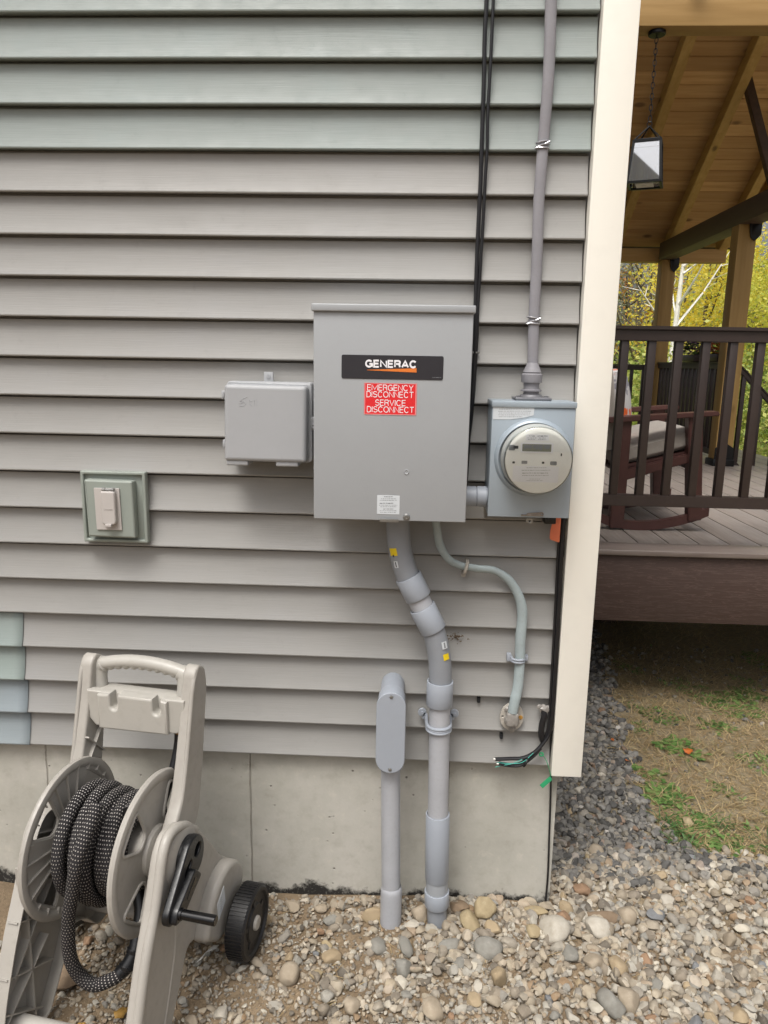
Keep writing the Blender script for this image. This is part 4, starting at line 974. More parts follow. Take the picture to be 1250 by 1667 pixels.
# pear-shaped black hub plate
R1, R2 = .052, .025
pts = [a + (d * math.cos(t) + nn * math.sin(t)) * R1 for t in [PI * .5 + PI * k / 14 for k in range(15)]] + [b + (d * math.cos(t) + nn * math.sin(t)) * R2 for t in [-PI * .5 + PI * k / 12 for k in range(13)]]
mb = MB(); o2 = a - d * .016 + nn * 0
mb.mesh(shape2([[p[:] for p in pts], circle2((a + d * -.020)[:], .017, .013, 20, math.atan2(d.y, d.x))[::-1], circle2((a + d * .030 + nn * -.010)[:], .020, .008, 20, math.atan2(d.y, d.x))[::-1]], .009, .004, 3, T(.220, 0, 0) @ SIDEM))
q2 = [a + nn * .022 + d * .022, b + nn * .018 + d * .004, b - nn * .002 + d * .014, a - nn * .004 + d * .030]
mb.mesh(shape2([rounded([p[:] for p in [a + d * .018 + nn * .040, b + nn * .025, b + d * .024, b - nn * .016, a + d * .025 + nn * -.006]], .010, 5)], .010, .003, 2, T(.234, 0, 0) @ SIDEM))
mb.cyl((.205, a.x, a.y), (.214, a.x, a.y), .050, n=32)
ck = rp('crank_arm', mb, M['black_plastic'], ang=40)
mb = MB(); mb.mesh(shape2([rounded([p[:] for p in [a + d * .040 + nn * .022, a + d * .088 + nn * .018, a + d * .088 + nn * .005, a + d * .040 + nn * .006]], .002, 3)], .0006, 0, 0, T(.2447, 0, 0) @ SIDEM)); q = mb.build('crank_badge', pm('glossy black badge', '050506', .2)); q.parent = ck
mb = MB(); mb.cyl((.236, b.x + .004, b.y + .002), (.250, b.x + .004, b.y + .002), .0135, n=24, bv=.001); mb.cyl((.248, b.x + .004, b.y + .002), (.330, b.x + .004, b.y + .002), .0112, .0118, n=24, bv=.0015); q = mb.build('crank_handle', pm('polished black handle', '0b0b0d', .18, .05, 20, .02, 100)); q.parent = ck
# wheels
def wheel(xc, s):
    mb = MB(); rw = .094; yw, zw = .180, .093; W2 = .027
    mb.lathe((xc, yw, zw), (s, 0, 0), [(.035, -W2), (rw - .006, -W2), (rw - .001, -W2 + .005), (rw, 0), (rw - .001, W2 - .005), (rw - .006, W2), (rw - .014, W2), (rw - .018, W2 - .006), (rw - .026, W2 - .008), (.050, W2 - .008), (.046, W2 - .003), (.030, W2 - .003), (0, W2 - .003)], 72)
    for k in range(60):
        t = 2 * PI * k / 60; Mx = T(xc, yw, zw) @ Matrix.Rotation(t, 4, 'X')
        mb.box((-W2 * .82, -.0022, rw - .002), (W2 * .82, .0022, rw + .0022), 0, M=Mx)
    w_ = rp('wheel', mb, M['rubber'], ang=40)
    mb = MB(); mb.lathe((xc + s * (W2 - .004), yw, zw), (s, 0, 0), [(.019, 0), (.019, .006), (.016, .009), (0, .010)], 28); q = mb.build('hub_cap', M['reel']); q.parent = w_
    mb = MB()
    for k in range(5):
        t = 2 * PI * k / 5; Mx = T(xc + s * (W2 - .007), yw, zw) @ Matrix.Rotation(t, 4, 'X'); mb.box((-.002, -.007, .026), (.002, .007, .064), .0015, M=Mx)
    q = mb.build('spokes', M['rubber']); q.parent = w_
wheel(.272, 1); wheel(-.246, -1)
mb = MB(); mb.cyl((-.25, .180, .093), (.275, .180, .093), .008, n=16); rp('axle', mb, M['steel'])
mb = MB(); mb.tube([(-.150, -.205, .055), (.175, -.205, .055)], .0225, 24); rp('foot_bar', mb, M['reel_light'])
mb = MB(); mb.tube([(-.150, .10, .13), (.175, .10, .13)], .016, 16); rp('rear_brace', mb, M['reel'])
# white sticker (code left out)
mb = MB(); mb.mesh(shape2([rounded([(.090, .160), (.132, .186), (.126, .236), (.084, .210)], .001, 2)], .0004, 0, 0, T(.2325, 0, 0) @ SIDEM)); q = rp('small_sticker', mb, M['white_label'], smooth=False)
mb = MB()
for k in range(5): mb.prism([(.2328, .101, .178 + k * .007), (.2328, .112, .1855 + k * .007), (.2328, .112, .1865 + k * .007), (.2328, .101, .179 + k * .007)], (.0005, 0, 0))
w2 = mb.build('fine_print', M['ink'], smooth=False); w2.parent = q

# the hose (lies on the drum: its own thing) -------------------------------
hose = thing('garden_hose', 'black garden hose with white flecks wound on the reel, one loop hanging to the gravel', 'hose', rc.location, -.172)
def hpart(name, mb, m, **kw): o = mb.build(name, m, **kw); o.parent = hose; return o
def helix(n, r, u0, u1, wob, ph, seed):
    P = []; N = int(n * 40)
    for i in range(N + 1):
        t = i / 40; th = 2 * PI * t + ph; f = i / N
        rr_ = r + wob * mnoise.noise(Vector((t * .9, seed, 0)))
        u = u0 + (u1 - u0) * f + .007 * math.sin(th * .5 + seed) + .006 * mnoise.noise(Vector((t * 1.3, seed, 5)))
        P.append(Vector((max(-.092, min(.092, u)), rr_ * math.cos(th), HD + rr_ * math.sin(th) * 1.0)))
    return P
hr = .0152
mb = MB(); mb.tube(helix(6, .084, -.088, .088, .008, 0, 2), hr, 14, uv=True); 
mb.tube(helix(5, .104, .080, -.088, .014, 1, 8), hr, 14, uv=True)
mb.tube(helix(4.6, .120, -.085, .075, .036, -1.9, 15), hr, 14, uv=True)
hpart('coiled_hose', mb, M['hose'], ang=60)
loop = [(.030, -.09, .575), (.028, -.128, .535), (.020, -.162, .479), (.006, -.168, .402), (-.010, -.168, .320), (-.017, -.162, .225), (-.006, -.150, .165), (.026, -.140, .136), (.062, -.122, .144), (.078, -.108, .153)]
mb = MB(); mb.tube(smooth_path(loop, 8), hr, 14, uv=True); hpart('hanging_loop', mb, M['hose'], ang=60)
mb = MB(); mb.tube(smooth_path([(.075, -.110, .152), (.088, -.098, .166), (.096, -.080, .188), (.094, -.060, .215), (.088, -.03, .26), (.06, 0, .32)], 6), .0172, 14)
for q_ in ((.0865, -.0995, .164), (.0955, -.078, .191)): mb.lathe(q_, (.15, .35, .9), [(.017, -.006), (.0192, -.004), (.0192, .004), (.017, .006)], 20)
hpart('hose_end_sleeve', mb, M['black_plastic'])
mb = MB(); mb.tube(smooth_path([(.118, .135, .652), (.116, .128, .61), (.112, .11, .565), (.106, .085, .52), (.104, .04, .47), (.108, .0, .43)], 6), .0125, 14, flat=.9); hpart('leader_hose', mb, M['black_plastic'])
mb = MB(); mb.lathe((.118, .136, .648), (0, .05, 1), [(.0115, 0), (.0145, .001), (.0145, .010), (.012, .011), (.012, .013), (.0145, .014), (.0145, .024), (.0, .024)], 20); hpart('brass_fitting', mb, M['brass'])

# ================================================================== DECK
DY, DZ = 1.30, .324
deck = thing('deck', 'brown composite deck behind the house corner with a dark fascia board', 'deck', (1.8, DY, GZ)); pd = under(deck)
mb = MB(); x = .475
while x < 3.2:
    mb.box((x, DY + .142, DZ - .024), (x + .1345, 6.9, DZ), .003, 2); x += .1405
pd(mb.build('deck_boards', M['deck']))
mb = MB(); mb.box((.475, DY - .020, DZ - .025), (3.35, DY + .1365, DZ), .004, 3); pd(mb.build('border_board', M['deck_x']))
mb = MB(); mb.box((.475, DY, DZ - .335), (3.33, DY + .02, DZ - .0255), .002); pd(mb.build('fascia_board', M['fascia']))
mb = MB(); mb.box((.475, DY + .021, DZ - .26), (3.3, DY + .06, DZ - .026), .002)
for k in range(8): mb.box((.48 + k * .4, DY + .06, DZ - .26), (.52 + k * .4, 6.8, DZ - .026))
mb.box((.475, 6.8, DZ - .26), (3.3, 6.84, DZ - .026)); mb.box((3.28, DY + .06, DZ - .26), (3.32, 6.8, DZ - .026))
for (xx, yy) in ((1.2, 2.6), (2.6, 2.6), (1.2, 5), (2.6, 5)): mb.box((xx, yy, GZ - .2), (xx + .14, yy + .14, DZ - .26))
pd(mb.build('joists', M['dark_beam']))

def rail_section(name, label, A, B, zt, zb, n, topw=.05, group=None, bal=.0168, dz=0.0, slope=0.0):
    """railing from A to B (x, y); top rail at height zt, bottom rail zb; slope drops it along its run"""
    A = Vector((*A, 0)); B = Vector((*B, 0)); L = (B - A).length; d = (B - A).normalized(); s = Vector((-d.y, d.x, 0))
    o = thing(name, label, 'railing', ((A + B) / 2 + Vector((0, 0, DZ)))[:], 0, group); p = under(o)
    def beam(za, zbm, hw):
        mb = MB(); a0 = A + Vector((0, 0, za)); b0 = B + Vector((0, 0, za - slope * L)); h = zbm - za
        mb.prism([a0 - s * hw, a0 + s * hw, a0 + s * hw + Vector((0, 0, h)), a0 - s * hw + Vector((0, 0, h))], b0 - a0, .0025); return mb
    m1 = beam(zt - .016, zt, topw * .72)
    p(m1.build('top_cap', M['rail'])); p(beam(zt - .062, zt - .0165, topw * .5).build('top_rail', M['rail'])); p(beam(zb - .05, zb, topw * .45).build('bottom_rail', M['rail']))
    for k in range(n):
        t = (k + .5) / n; c = A + d * L * t; h0 = zb - slope * L * t; h1 = zt - .062 - slope * L * t
        mb = MB(); mb.box((c.x - bal, c.y - bal, h0 - .01), (c.x + bal, c.y + bal, h1 + .012), .002); p(mb.build('baluster', M['rail']))
    return o
rail_section('deck_railing', 'dark brown front deck railing with square balusters beside the house corner', (.478, DY + .06), (3.34, DY + .06), 1.292, .562, 25, .05, 'deck railings')
PA = (2.56, 4.40); PB = (2.60, 6.40)
rail_section('deck_railing', 'far dark railing at the back of the deck, left of the far pine post', (.48, 6.42), (2.52, 6.42), 1.16, .44, 16, .045, 'deck railings')
rail_section('deck_railing', 'dark side railing between the two pine posts with flower boxes on top', (2.60, 6.32), (2.565, 4.50), 1.185, .44, 16, .045, 'deck railings')
rail_section('stair_railing', 'dark railing sloping down to the right beside the near pine post', (2.62, 4.42), (4.1, 4.42), 1.19, .43, 10, .045, 'deck railings', slope=.95)

# pumpkin on the deck edge
c = at(1254, 772, 4.0); mb = MB(); Nn = 60; rows = []
for j in range(17):
    ph = PI * j / 16; ring = []
    for i in range(Nn):
        th = 2 * PI * i / Nn; k = 1 - .10 * abs(math.cos(th * 5)) ** 4
        rr_ = .155 * math.sin(ph) ** .8 * k; ring.append(mb.bm.verts.new((3.0 + rr_ * math.cos(th), 4.0 + rr_ * math.sin(th), DZ + .115 - .115 * math.cos(ph) * (1 - .12 * math.exp(-(math.sin(ph) * 3) ** 2)))))
    rows.append(ring)
for A_, B_ in zip(rows, rows[1:]):
    for i in range(Nn): mb.bm.faces.new([A_[i], A_[(i + 1) % Nn], B_[(i + 1) % Nn], B_[i]])
pk = tag(mb.build('pumpkin', M['pumpkin'], ang=60), 'pale cream ribbed pumpkin on the deck by the stair railing', 'pumpkin')
mb = MB(); mb.tube([(3.0, 4.0, DZ + .20), (3.0, 4.0, DZ + .24), (2.985, 4.0, DZ + .265)], [.02, .014, .016], 8); q = mb.build('stem', M['bark']); q.parent = pk

# ================================================================== PORCH ROOF
porch = thing('porch_roof', 'open timber porch roof on two pine posts with a knotty board ceiling', 'porch', (1.8, 4.6, DZ)); pp = under(porch)
BZ = 2.245
for (c, lab) in ((PA, 'near pine post'), (PB, 'far pine post')):
    mb = MB(); hw = .072; mb.box((c[0] - hw, c[1] - hw, DZ + .055), (c[0] + hw, c[1] + hw, BZ), .006); q = pp(mb.build('post', M['pine_z'])); q['label'] = lab
    mb = MB(); mb.box((c[0] - .088, c[1] - .088, DZ), (c[0] + .088, c[1] + .088, DZ + .055), .004)
    mb.prism([(c[0] - .078, c[1] - .078, DZ + .05), (c[0] + .078, c[1] - .078, DZ + .05), (c[0] + .078, c[1] - .078, DZ + .15), (c[0], c[1] - .078, DZ + .20), (c[0] - .078, c[1] - .078, DZ + .15)], (0, .004, 0), 0); pp(mb.build('post_base', M['charcoal_metal']))
    mb = MB(); mb.mesh(shape2([rounded([(c[0] + .0, BZ + .02), (c[0] + .02, BZ - .10), (c[0] + .055, BZ - .13), (c[0] + .10, BZ - .08), (c[0] + .10, BZ + .02)], .012)], .006, .001, 1, T(0, c[1] - .082, 0) @ WALLM)); mb.box((c[0] + .02, c[1] - .09, BZ - .09), (c[0] + .10, c[1] + .05, BZ + .0), .01); pp(mb.build('post_bracket', M['charcoal_metal']))
mb = MB(); mb.box((PA[0] - .07, 2.6, BZ), (PA[0] + .09, 6.34, BZ + .165), .005); pp(mb.build('side_beam', M['dark_beam']))
mb = MB(); mb.box((.48, 6.42, BZ - .01), (3.22, 6.56, BZ + .125), .005); pp(mb.build('far_beam', M['pine_x']))
YB = 2.80; a = at(1150, 42, YB)
mb = MB(); mb.box((.48, YB, a.z), (3.6, YB + .14, a.z + .24), .006); pp(mb.build('near_beam', M['pine_x']))
SL = .70; ZE = 2.45; YE = 6.22; YR = 3.9
def cz_(y): return ZE + SL * (6.5 - y)
# ceiling boards (run across), slope down away from the viewer
mb = MB(); L = math.hypot(1, SL); nb = 26; step = (YE + .35 - YR) / nb
for k in range(nb):
    ya = YR + k * step + .0015; yb = YR + (k + 1) * step - .006; j = .0016 * ((k * 7) % 3)
    mb.prism([(.48, ya, cz_(ya) + j), (.48, yb, cz_(yb) + j), (.48, yb, cz_(yb) + .02 + j), (.48, ya, cz_(ya) + .02 + j)], (2.92, 0, 0), .0015)
pp(mb.build('ceiling_boards', M['pine_board']))
mb = MB(); mb.prism([(.48, YR, cz_(YR) + .03), (.48, YE + .4, cz_(YE + .4) + .03), (.48, YE + .4, cz_(YE + .4) + .06), (.48, YR, cz_(YR) + .06)], (2.98, 0, 0)); mb.prism([(.48, YR, cz_(YR) + .03), (.48, YR - 1.2, cz_(YR) - .84 + .03), (.48, YR - 1.2, cz_(YR) - .84 + .06), (.48, YR, cz_(YR) + .06)], (2.98, 0, 0))
pp(mb.build('roof_deck', M['dark_beam']))
rx = at(1093, 392, 6.3).x - .02; xs = [rx - 1.12, rx - .56, rx, rx + .56, 3.30]
for x in xs:
    mb = MB(); h = .15
    for (ya, yb, f) in ((YR, YE + .3, cz_),):
        mb.prism([(x, ya, f(ya) - .001), (x, yb, f(yb) - .001), (x, yb, f(yb) - h), (x, ya, f(ya) - h)], (.085, 0, 0), .003)
    mb.prism([(x, YR, cz_(YR) - .001), (x, YR - 1.2, cz_(YR) - .84), (x, YR - 1.2, cz_(YR) - .84 - h), (x, YR, cz_(YR) - h)], (.085, 0, 0), .003)
    pp(mb.build('rafter', M['pine_y']))
mb = MB(); mb.box((.48, YR - .03, cz_(YR) - .22), (3.42, YR + .03, cz_(YR) + .02), .003); pp(mb.build('ridge_board', M['pine_x']))
a = at(1224, 150, 4.9); b = at(1262, 300, 4.7); d = (b - a).normalized(); s = Vector((d.z, 0, -d.x)).normalized() * .035
mb = MB(); a = a - d * .32; mb.prism([a - s, a + s, b + d * .1 + s, b + d * .1 - s], (0, .06, 0), .003); pp(mb.build('brace', M['dark_beam']))

# lantern --------------------------------------------------------------------
c = at(1052, 268, 2.87); LX, LY = c.x, 2.87
zt_ = at(1053, 232, 2.87).z; zb_ = at(1053, 303, 2.87).z; zbeam = at(1150, 42, YB).z
ln = thing('lantern', 'black metal lantern with clear glass panes hanging by a chain from the porch beam', 'lantern', (LX, LY, zb_), R(-20)); 
def lp(name, mb, m, **kw): o = mb.build(name, m, **kw); o.parent = ln; return o
H = zt_ - zb_; w0, w1 = .093, .074
mb = MB()
for (sx, sy) in ((1, 1), (1, -1), (-1, 1), (-1, -1)): mb.prism([(sx * w0 - .007, sy * w0 - .007, 0), (sx * w0 + .007, sy * w0 - .007, 0), (sx * w0 + .007, sy * w0 + .007, 0), (sx * w0 - .007, sy * w0 + .007, 0)], (sx * (w1 - w0), sy * (w1 - w0), H))
for (z, wv) in ((0, w0), (H - .012, w1)):
    for s in (-1, 1):
        mb.box((-wv - .008, s * wv - .008, z), (wv + .008, s * wv + .008, z + .013)); mb.box((s * wv - .0078, -wv, z + .0005), (s * wv + .0078, wv, z + .0125))
mb.box((-w1, -w1, H), (w1, w1, H + .006), .001)
mb.box((-w1, -w1, H - .045), (w1, w1, H - .040), .001)
lp('lantern_frame', mb, M['charcoal_metal'])
for k in range(4):
    mb = MB(); Mx = Matrix.Rotation(k * PI / 2, 4, 'Z'); mb.prism([Mx @ Vector(p) for p in ((-w0, w0, .01), (w0, w0, .01), (w1, w1, H - .01), (-w1, w1, H - .01))], Mx @ Vector((0, -.003, 0))); lp('glass_pane', mb, M['lantern_glass'], smooth=False)
mb = MB(); mb.cyl((0, 0, .0), (0, 0, .07), .013, n=16); mb.box((-.05, -.05, .002), (.05, .05, .006)); lp('candle_sleeve', mb, pm('white candle sleeve', 'cfcac0', .5))
mb = MB(); mb.lathe((0, 0, .07), (0, 0, 1), [(.008, 0), (.014, .02), (.012, .038), (.004, .06), (0, .066)], 16); lp('bulb', mb, pm('clear bulb', 'c9c4b8', .1))
mb = MB()
for (sx, sy) in ((1, 1), (1, -1), (-1, 1), (-1, -1)): mb.tube([(sx * w1, sy * w1, H), (0, 0, H + .09)], .0045, 6)
mb.tube([(.014 * math.cos(t), 0, H + .10 + .014 * math.sin(t)) for t in [2 * PI * j / 14 for j in range(14)]], .003, 6, closed=True)
lp('hanger', mb, M['charcoal_metal'])
mb = MB(); z = H + .115; k = 0
while z < zbeam - zb_ - .0:
    pts = [(.009 * math.cos(t), 0, z + .016 + .019 * math.sin(t)) for t in [2 * PI * j / 12 for j in range(12)]]
    if k % 2: pts = [(0, p[0], p[2]) for p in pts]
    mb.tube(pts, .0026, 5, closed=True); z += .030; k += 1
lp('chain', mb, M['charcoal_metal'])
mb = MB(); mb.cyl((0, 0, zbeam - zb_ - .022), (0, 0, zbeam - zb_), .05, n=24, bv=.004); lp('ceiling_canopy', mb, M['charcoal_metal'])

# ================================================================== ROCKING CHAIR
CY0, CY1 = 1.72, 2.28
ch = thing('rocking_chair', 'dark brown wooden rocking chair facing right behind the deck railing', 'rocking chair', (1.15, 2.0, DZ)); pch = under(ch)
def q2(px, py): p = at(px, py, CY0); return (p.x, p.z)
rock = [(950, 838), (985, 856), (1025, 864), (1065, 864), (1100, 858), (1130, 850), (1151, 842)]
for Y in (CY0, CY1):
    P = [q2(x, y) for x, y in rock]; zmin = min(p[1] for p in P); P = [(x, z - zmin + DZ + .024) for x, z in P]
    P = [Vector((p[0], Y, p[1])) for p in P]; P = smooth_path(P, 4)
    mb = MB(); prev = None
    for p in P:
        ring = [mb.bm.verts.new(p + Vector((0, dy, dz))) for dy, dz in ((-.017, -.022), (.017, -.022), (.017, .022), (-.017, .022))]
        if prev: [mb.bm.faces.new([prev[i], prev[(i + 1) % 4], ring[(i + 1) % 4], ring[i]]) for i in range(4)]
        else: mb.bm.faces.new(ring)
        prev = ring
    mb.bm.faces.new(prev[::-1]); pch(mb.build('rocker', M['mahogany']))
def slab(pts, Y0, Y1, name, m='mahogany', bv=.004):
    mb = MB(); mb.prism([(q2(x, y)[0], Y0, q2(x, y)[1]) for x, y in pts], (0, Y1 - Y0, 0), bv); return pch(mb.build(name, M[m]))
for Y in (CY0, CY1):
    slab([(1118, 674), (1141, 674), (1139, 845), (1117, 847)], Y - .03, Y + .03, 'leg'); slab([(1004, 680), (1027, 680), (1012, 858), (990, 858)], Y - .03, Y + .03, 'leg')
    slab([(985, 679), (1165, 669), (1167, 676), (985, 688)], Y - .045, Y + .045, 'armrest')
    slab([(1000, 768), (1130, 736), (1130, 750), (1000, 786)], Y - .015, Y + .015, 'seat_rail')
slab([(1000, 762), (1125, 734), (1125, 740), (1000, 768)], CY0 + .02, CY1 - .02, 'seat')
slab([(1118, 738), (1136, 736), (1136, 760), (1118, 764)], CY0 + .03, CY1 - .03, 'front_apron')
for k in range(6):
    y = CY0 + .06 + k * .088; slab([(1005, 765), (1013, 765), (985, 560), (977, 560)], y - .025, y + .025, 'back_slat')
slab([(978, 552), (988, 552), (990, 575), (980, 575)], CY0 - .01, CY1 + .01, 'crest_rail')
slab([(1050, 768), (1110, 790), (1108, 800), (1048, 778)], CY1 - .02, CY1 + .01, 'stretcher')
def cushion(p0, ex, ey, ez, lx, ly, lz, m, name, label, cat, puff=.35, sub=4):
    t = bmesh.new(); bmesh.ops.create_cube(t, size=2); bmesh.ops.subdivide_edges(t, edges=t.edges[:], cuts=9, use_grid_fill=True)
    for v in t.verts:
        x, y, z = v.co; e = max(abs(x), abs(y)); k = (1 - max(0, e - .55) ** 2 * 2.6)
        r_ = 1 - .06 * (x * x * y * y)
        n = .05 * mnoise.noise(Vector((x * 1.5, y * 1.5, z)))
        v.co = Vector(p0) + Vector(ex) * x * lx * r_ + Vector(ey) * y * ly * r_ + Vector(ez) * (z * lz * k * (1 + puff * (1 - x * x) * (1 - y * y) * .5) + n * lz)
    me = bpy.data.meshes.new(name); t.to_mesh(me); t.free(); return tag(link(name, me, M[m], ang=75), label, cat)
p = q2(1070, 728); sl = Vector((q2(1125, 718)[0] - q2(1015, 745)[0], 0, q2(1125, 718)[1] - q2(1015, 745)[1])).normalized()
cushion((p[0], (CY0 + CY1) / 2, p[1]), sl, (0, 1, 0), Vector((-sl.z, 0, sl.x)), .215, .27, .062, 'cushion', 'seat_cushion', 'thick stone grey seat cushion on the rocking chair', 'cushion')
p = q2(992, 655); bk = Vector((-.14, 0, 1)).normalized()
cushion((p[0] + .0, (CY0 + CY1) / 2, p[1]), bk, (0, 1, 0), Vector((bk.z, 0, -bk.x)), .25, .27, .05, 'cushion', 'back_cushion', 'grey back cushion upright on the rocking chair', 'cushion')
p = q2(1014, 666)
cushion((p[0] + .02, (CY0 + CY1) / 2 + .02, p[1]), bk, (0, 1, 0), Vector((bk.z, 0, -bk.x)), .19, .2, .055, 'pillow', 'throw_pillow', 'white throw pillow with orange flower print on the rocking chair', 'pillow', .9)

# flower pots on the side railing -------------------------------------------------
for (yy, mt_, lab, nm) in ((5.25, 'petal_purple', 'purple flowers in a dark box on the far side railing', 'flower_box'), (4.72, 'petal_orange', 'coral flowers in a dark box on the railing by the near pine post', 'flower_box')):
    o = thing(nm, lab, 'flower box', (2.58, yy, 1.19), 0, 'flower boxes on the side railing'); f = under(o)
    mb = MB(); mb.box((2.51, yy - .16, 1.186), (2.65, yy + .16, 1.25), .01); f(mb.build('box', M['rail']))
    t = bmesh.new()
    for k in range(150):
        c = Vector((2.58 + random.uniform(-.10, .10), yy + random.uniform(-.18, .18), 1.27 + random.uniform(-.02, .12)))
        for j in range(5):
            a = 2 * PI * j / 5 + k; e = Vector((math.cos(a), math.sin(a), random.uniform(-.4, .6))) * .028; q = Vector((-math.sin(a), math.cos(a), .2)) * .014
            fc = t.faces.new([t.verts.new(c), t.verts.new(c + e * .6 + q), t.verts.new(c + e), t.verts.new(c + e * .6 - q)]); fc.material_index = 0 if k % 3 else 1
    me = bpy.data.meshes.new('flowers'); t.to_mesh(me); t.free(); f(tag(link('flowers', me, [M[mt_], M['weed']], smooth=False), kind='stuff'))

# ================================================================== STONES AND GRAVEL
def rock_proto(seed, sub, cuts, amp):
    rd = random.Random(seed); t = bmesh.new(); bmesh.ops.create_icosphere(t, subdivisions=sub, radius=1)
    pl_ = []
    for k in range(cuts):
        n = Vector((rd.gauss(0, 1), rd.gauss(0, 1), rd.gauss(0, 1))).normalized(); pl_.append((n, rd.uniform(.55, .82)))
    for v in t.verts:
        p = v.co.copy() * (1 + amp * mnoise.noise(v.co * 1.1 + Vector((seed * 3.1, 0, 0))))
        for n, d in pl_:
            e = p.dot(n) - d
            if e > 0: p -= n * e * .88
        v.co = p
    co = np.array([v.co[:] for v in t.verts]); fa = np.array([[v.index for v in f.verts] for f in t.faces]); t.free()
    co -= co.mean(0); co /= np.abs(co).max(0)
    return co, fa
def in_house(x, y): return (x < .440) & (y > .022)
def clear_pipes(x, y):
    return ((x + .045) ** 2 + (y + .075) ** 2 > .034 ** 2) & ((x - .085) ** 2 + (y + .075) ** 2 > .034 ** 2)
def field(name, N, xr, yr, size, mask, protos, m, label, lift=.35, zfun=None, flat=(.45, .85)):
    x = RNG.uniform(*xr, N); y = RNG.uniform(*yr, N); k = mask(x, y); x = x[k]; y = y[k]; n = len(x)
    s = np.clip(RNG.lognormal(math.log(size), .46, n), size * .4, size * 2.3)
    V = []; F = []; off = 0; pi_ = RNG.integers(0, len(protos), n)
    for i in range(len(protos)):
        idx = np.where(pi_ == i)[0]
        if not len(idx): continue
        co, fa = protos[i]; m_ = len(idx)
        ax = RNG.uniform(.75, 1.25, (m_, 1)); sc_ = np.stack([s[idx] * ax[:, 0], s[idx] / ax[:, 0] * RNG.uniform(.75, 1, m_), s[idx] * RNG.uniform(*flat, m_)], 1)
        P = co[None] * sc_[:, None]
        a, b, c = RNG.uniform(0, 2 * PI, m_), RNG.normal(0, .35, m_), RNG.normal(0, .35, m_)
        ca, sa = np.cos(b)[:, None], np.sin(b)[:, None]; P = np.stack([P[..., 0], P[..., 1] * ca - P[..., 2] * sa, P[..., 1] * sa + P[..., 2] * ca], -1)
        ca, sa = np.cos(c)[:, None], np.sin(c)[:, None]; P = np.stack([P[..., 0] * ca + P[..., 2] * sa, P[..., 1], -P[..., 0] * sa + P[..., 2] * ca], -1)
        ca, sa = np.cos(a)[:, None], np.sin(a)[:, None]; P = np.stack([P[..., 0] * ca - P[..., 1] * sa, P[..., 0] * sa + P[..., 1] * ca, P[..., 2]], -1)
        g = np.array([gz(xx, yy) for xx, yy in zip(x[idx], y[idx])]) + s[idx] * lift * RNG.uniform(.0, 1.4, m_) + .002
        P += np.stack([x[idx], y[idx], g], 1)[:, None]
        V.append(P.reshape(-1, 3)); F.append((fa[None] + (np.arange(m_) * len(co))[:, None, None]).reshape(-1, 3) + off); off += m_ * len(co)
    V = np.concatenate(V); F = np.concatenate(F)
    me = bpy.data.meshes.new(name); me.vertices.add(len(V)); me.vertices.foreach_set('co', V.ravel()); me.loops.add(len(F) * 3); me.loops.foreach_set('vertex_index', F.ravel()); me.polygons.add(len(F)); me.polygons.foreach_set('loop_start', np.arange(0, len(F) * 3, 3)); me.update(); me.validate()
    me.polygons.foreach_set('use_smooth', [True] * len(F)); me.set_sharp_from_angle(angle=R(38)); me.materials.append(m)
    o = bpy.data.objects.new(name, me); COL.objects.link(o); return tag(o, label, 'gravel', None, 'stuff')
small = [rock_proto(i, 2, 11, .3) for i in range(10)]
big = [rock_proto(40 + i, 3, 9, .28) for i in range(12)]
roundp = [rock_proto(80 + i, 3, 2, .18) for i in range(5)]
def noise2(x, y, f, s=0.0): return np.sin(x * f + s) * np.cos(y * f * 1.3 + s * 2) + .5 * np.sin(x * f * 2.3 + y * f * 1.7 + s)
def grass_edge(y):    # x of the border between crushed stone and lawn
    return np.interp(y, [.22, .35, .60, 1.19, 1.75, 3], [1.30, .93, .88, .96, 1.05, 1.2])
def dirt_zone(x, y): return 1 / (1 + np.exp(-((.0 - x) * 9 + noise2(x, y, 14) * .9)))
tanmask = lambda x, y: ~in_house(x, y) & clear_pipes(x, y) & (y < .30 + .05 * noise2(x, y, 9)) & (RNG.uniform(0, 1, len(x)) > dirt_zone(x, y) * .965)
field('tan_gravel', 24000, (-1.15, 1.7), (-.75, .42), .0085, tanmask, small, M['tan_stone'], 'loose tan and grey gravel covering the ground along the foundation', .5)
field('soil_crumbs', 9000, (-1.1, .35), (-.7, .03), .0042, lambda x, y: ~in_house(x, y) & clear_pipes(x, y), small[:3], M['tan_stone'], 'fine grit and crumbs of soil between the stones by the wall', .4)
gmask = lambda x, y: (x > .445) & (x < grass_edge(y) + .03 * noise2(x, y, 21)) & (y > .18 + .06 * noise2(x, y, 12))
field('crushed_stone', 19000, (.44, 1.3), (.1, 2.6), .0088, gmask, small, M['grey_stone'], 'strip of dark grey crushed stone beside the house corner', .55)

field('lawn_grit', 1700, (.8, 2.4), (.3, 2.2), .0062, lambda x, y: (x > grass_edge(y)) & (RNG.uniform(0, 1, len(x)) < np.clip((y - .7) * .9, .06, 1)), small, M['grey_stone'], 'scattered small stones in the bare soil in front of the deck', .3)

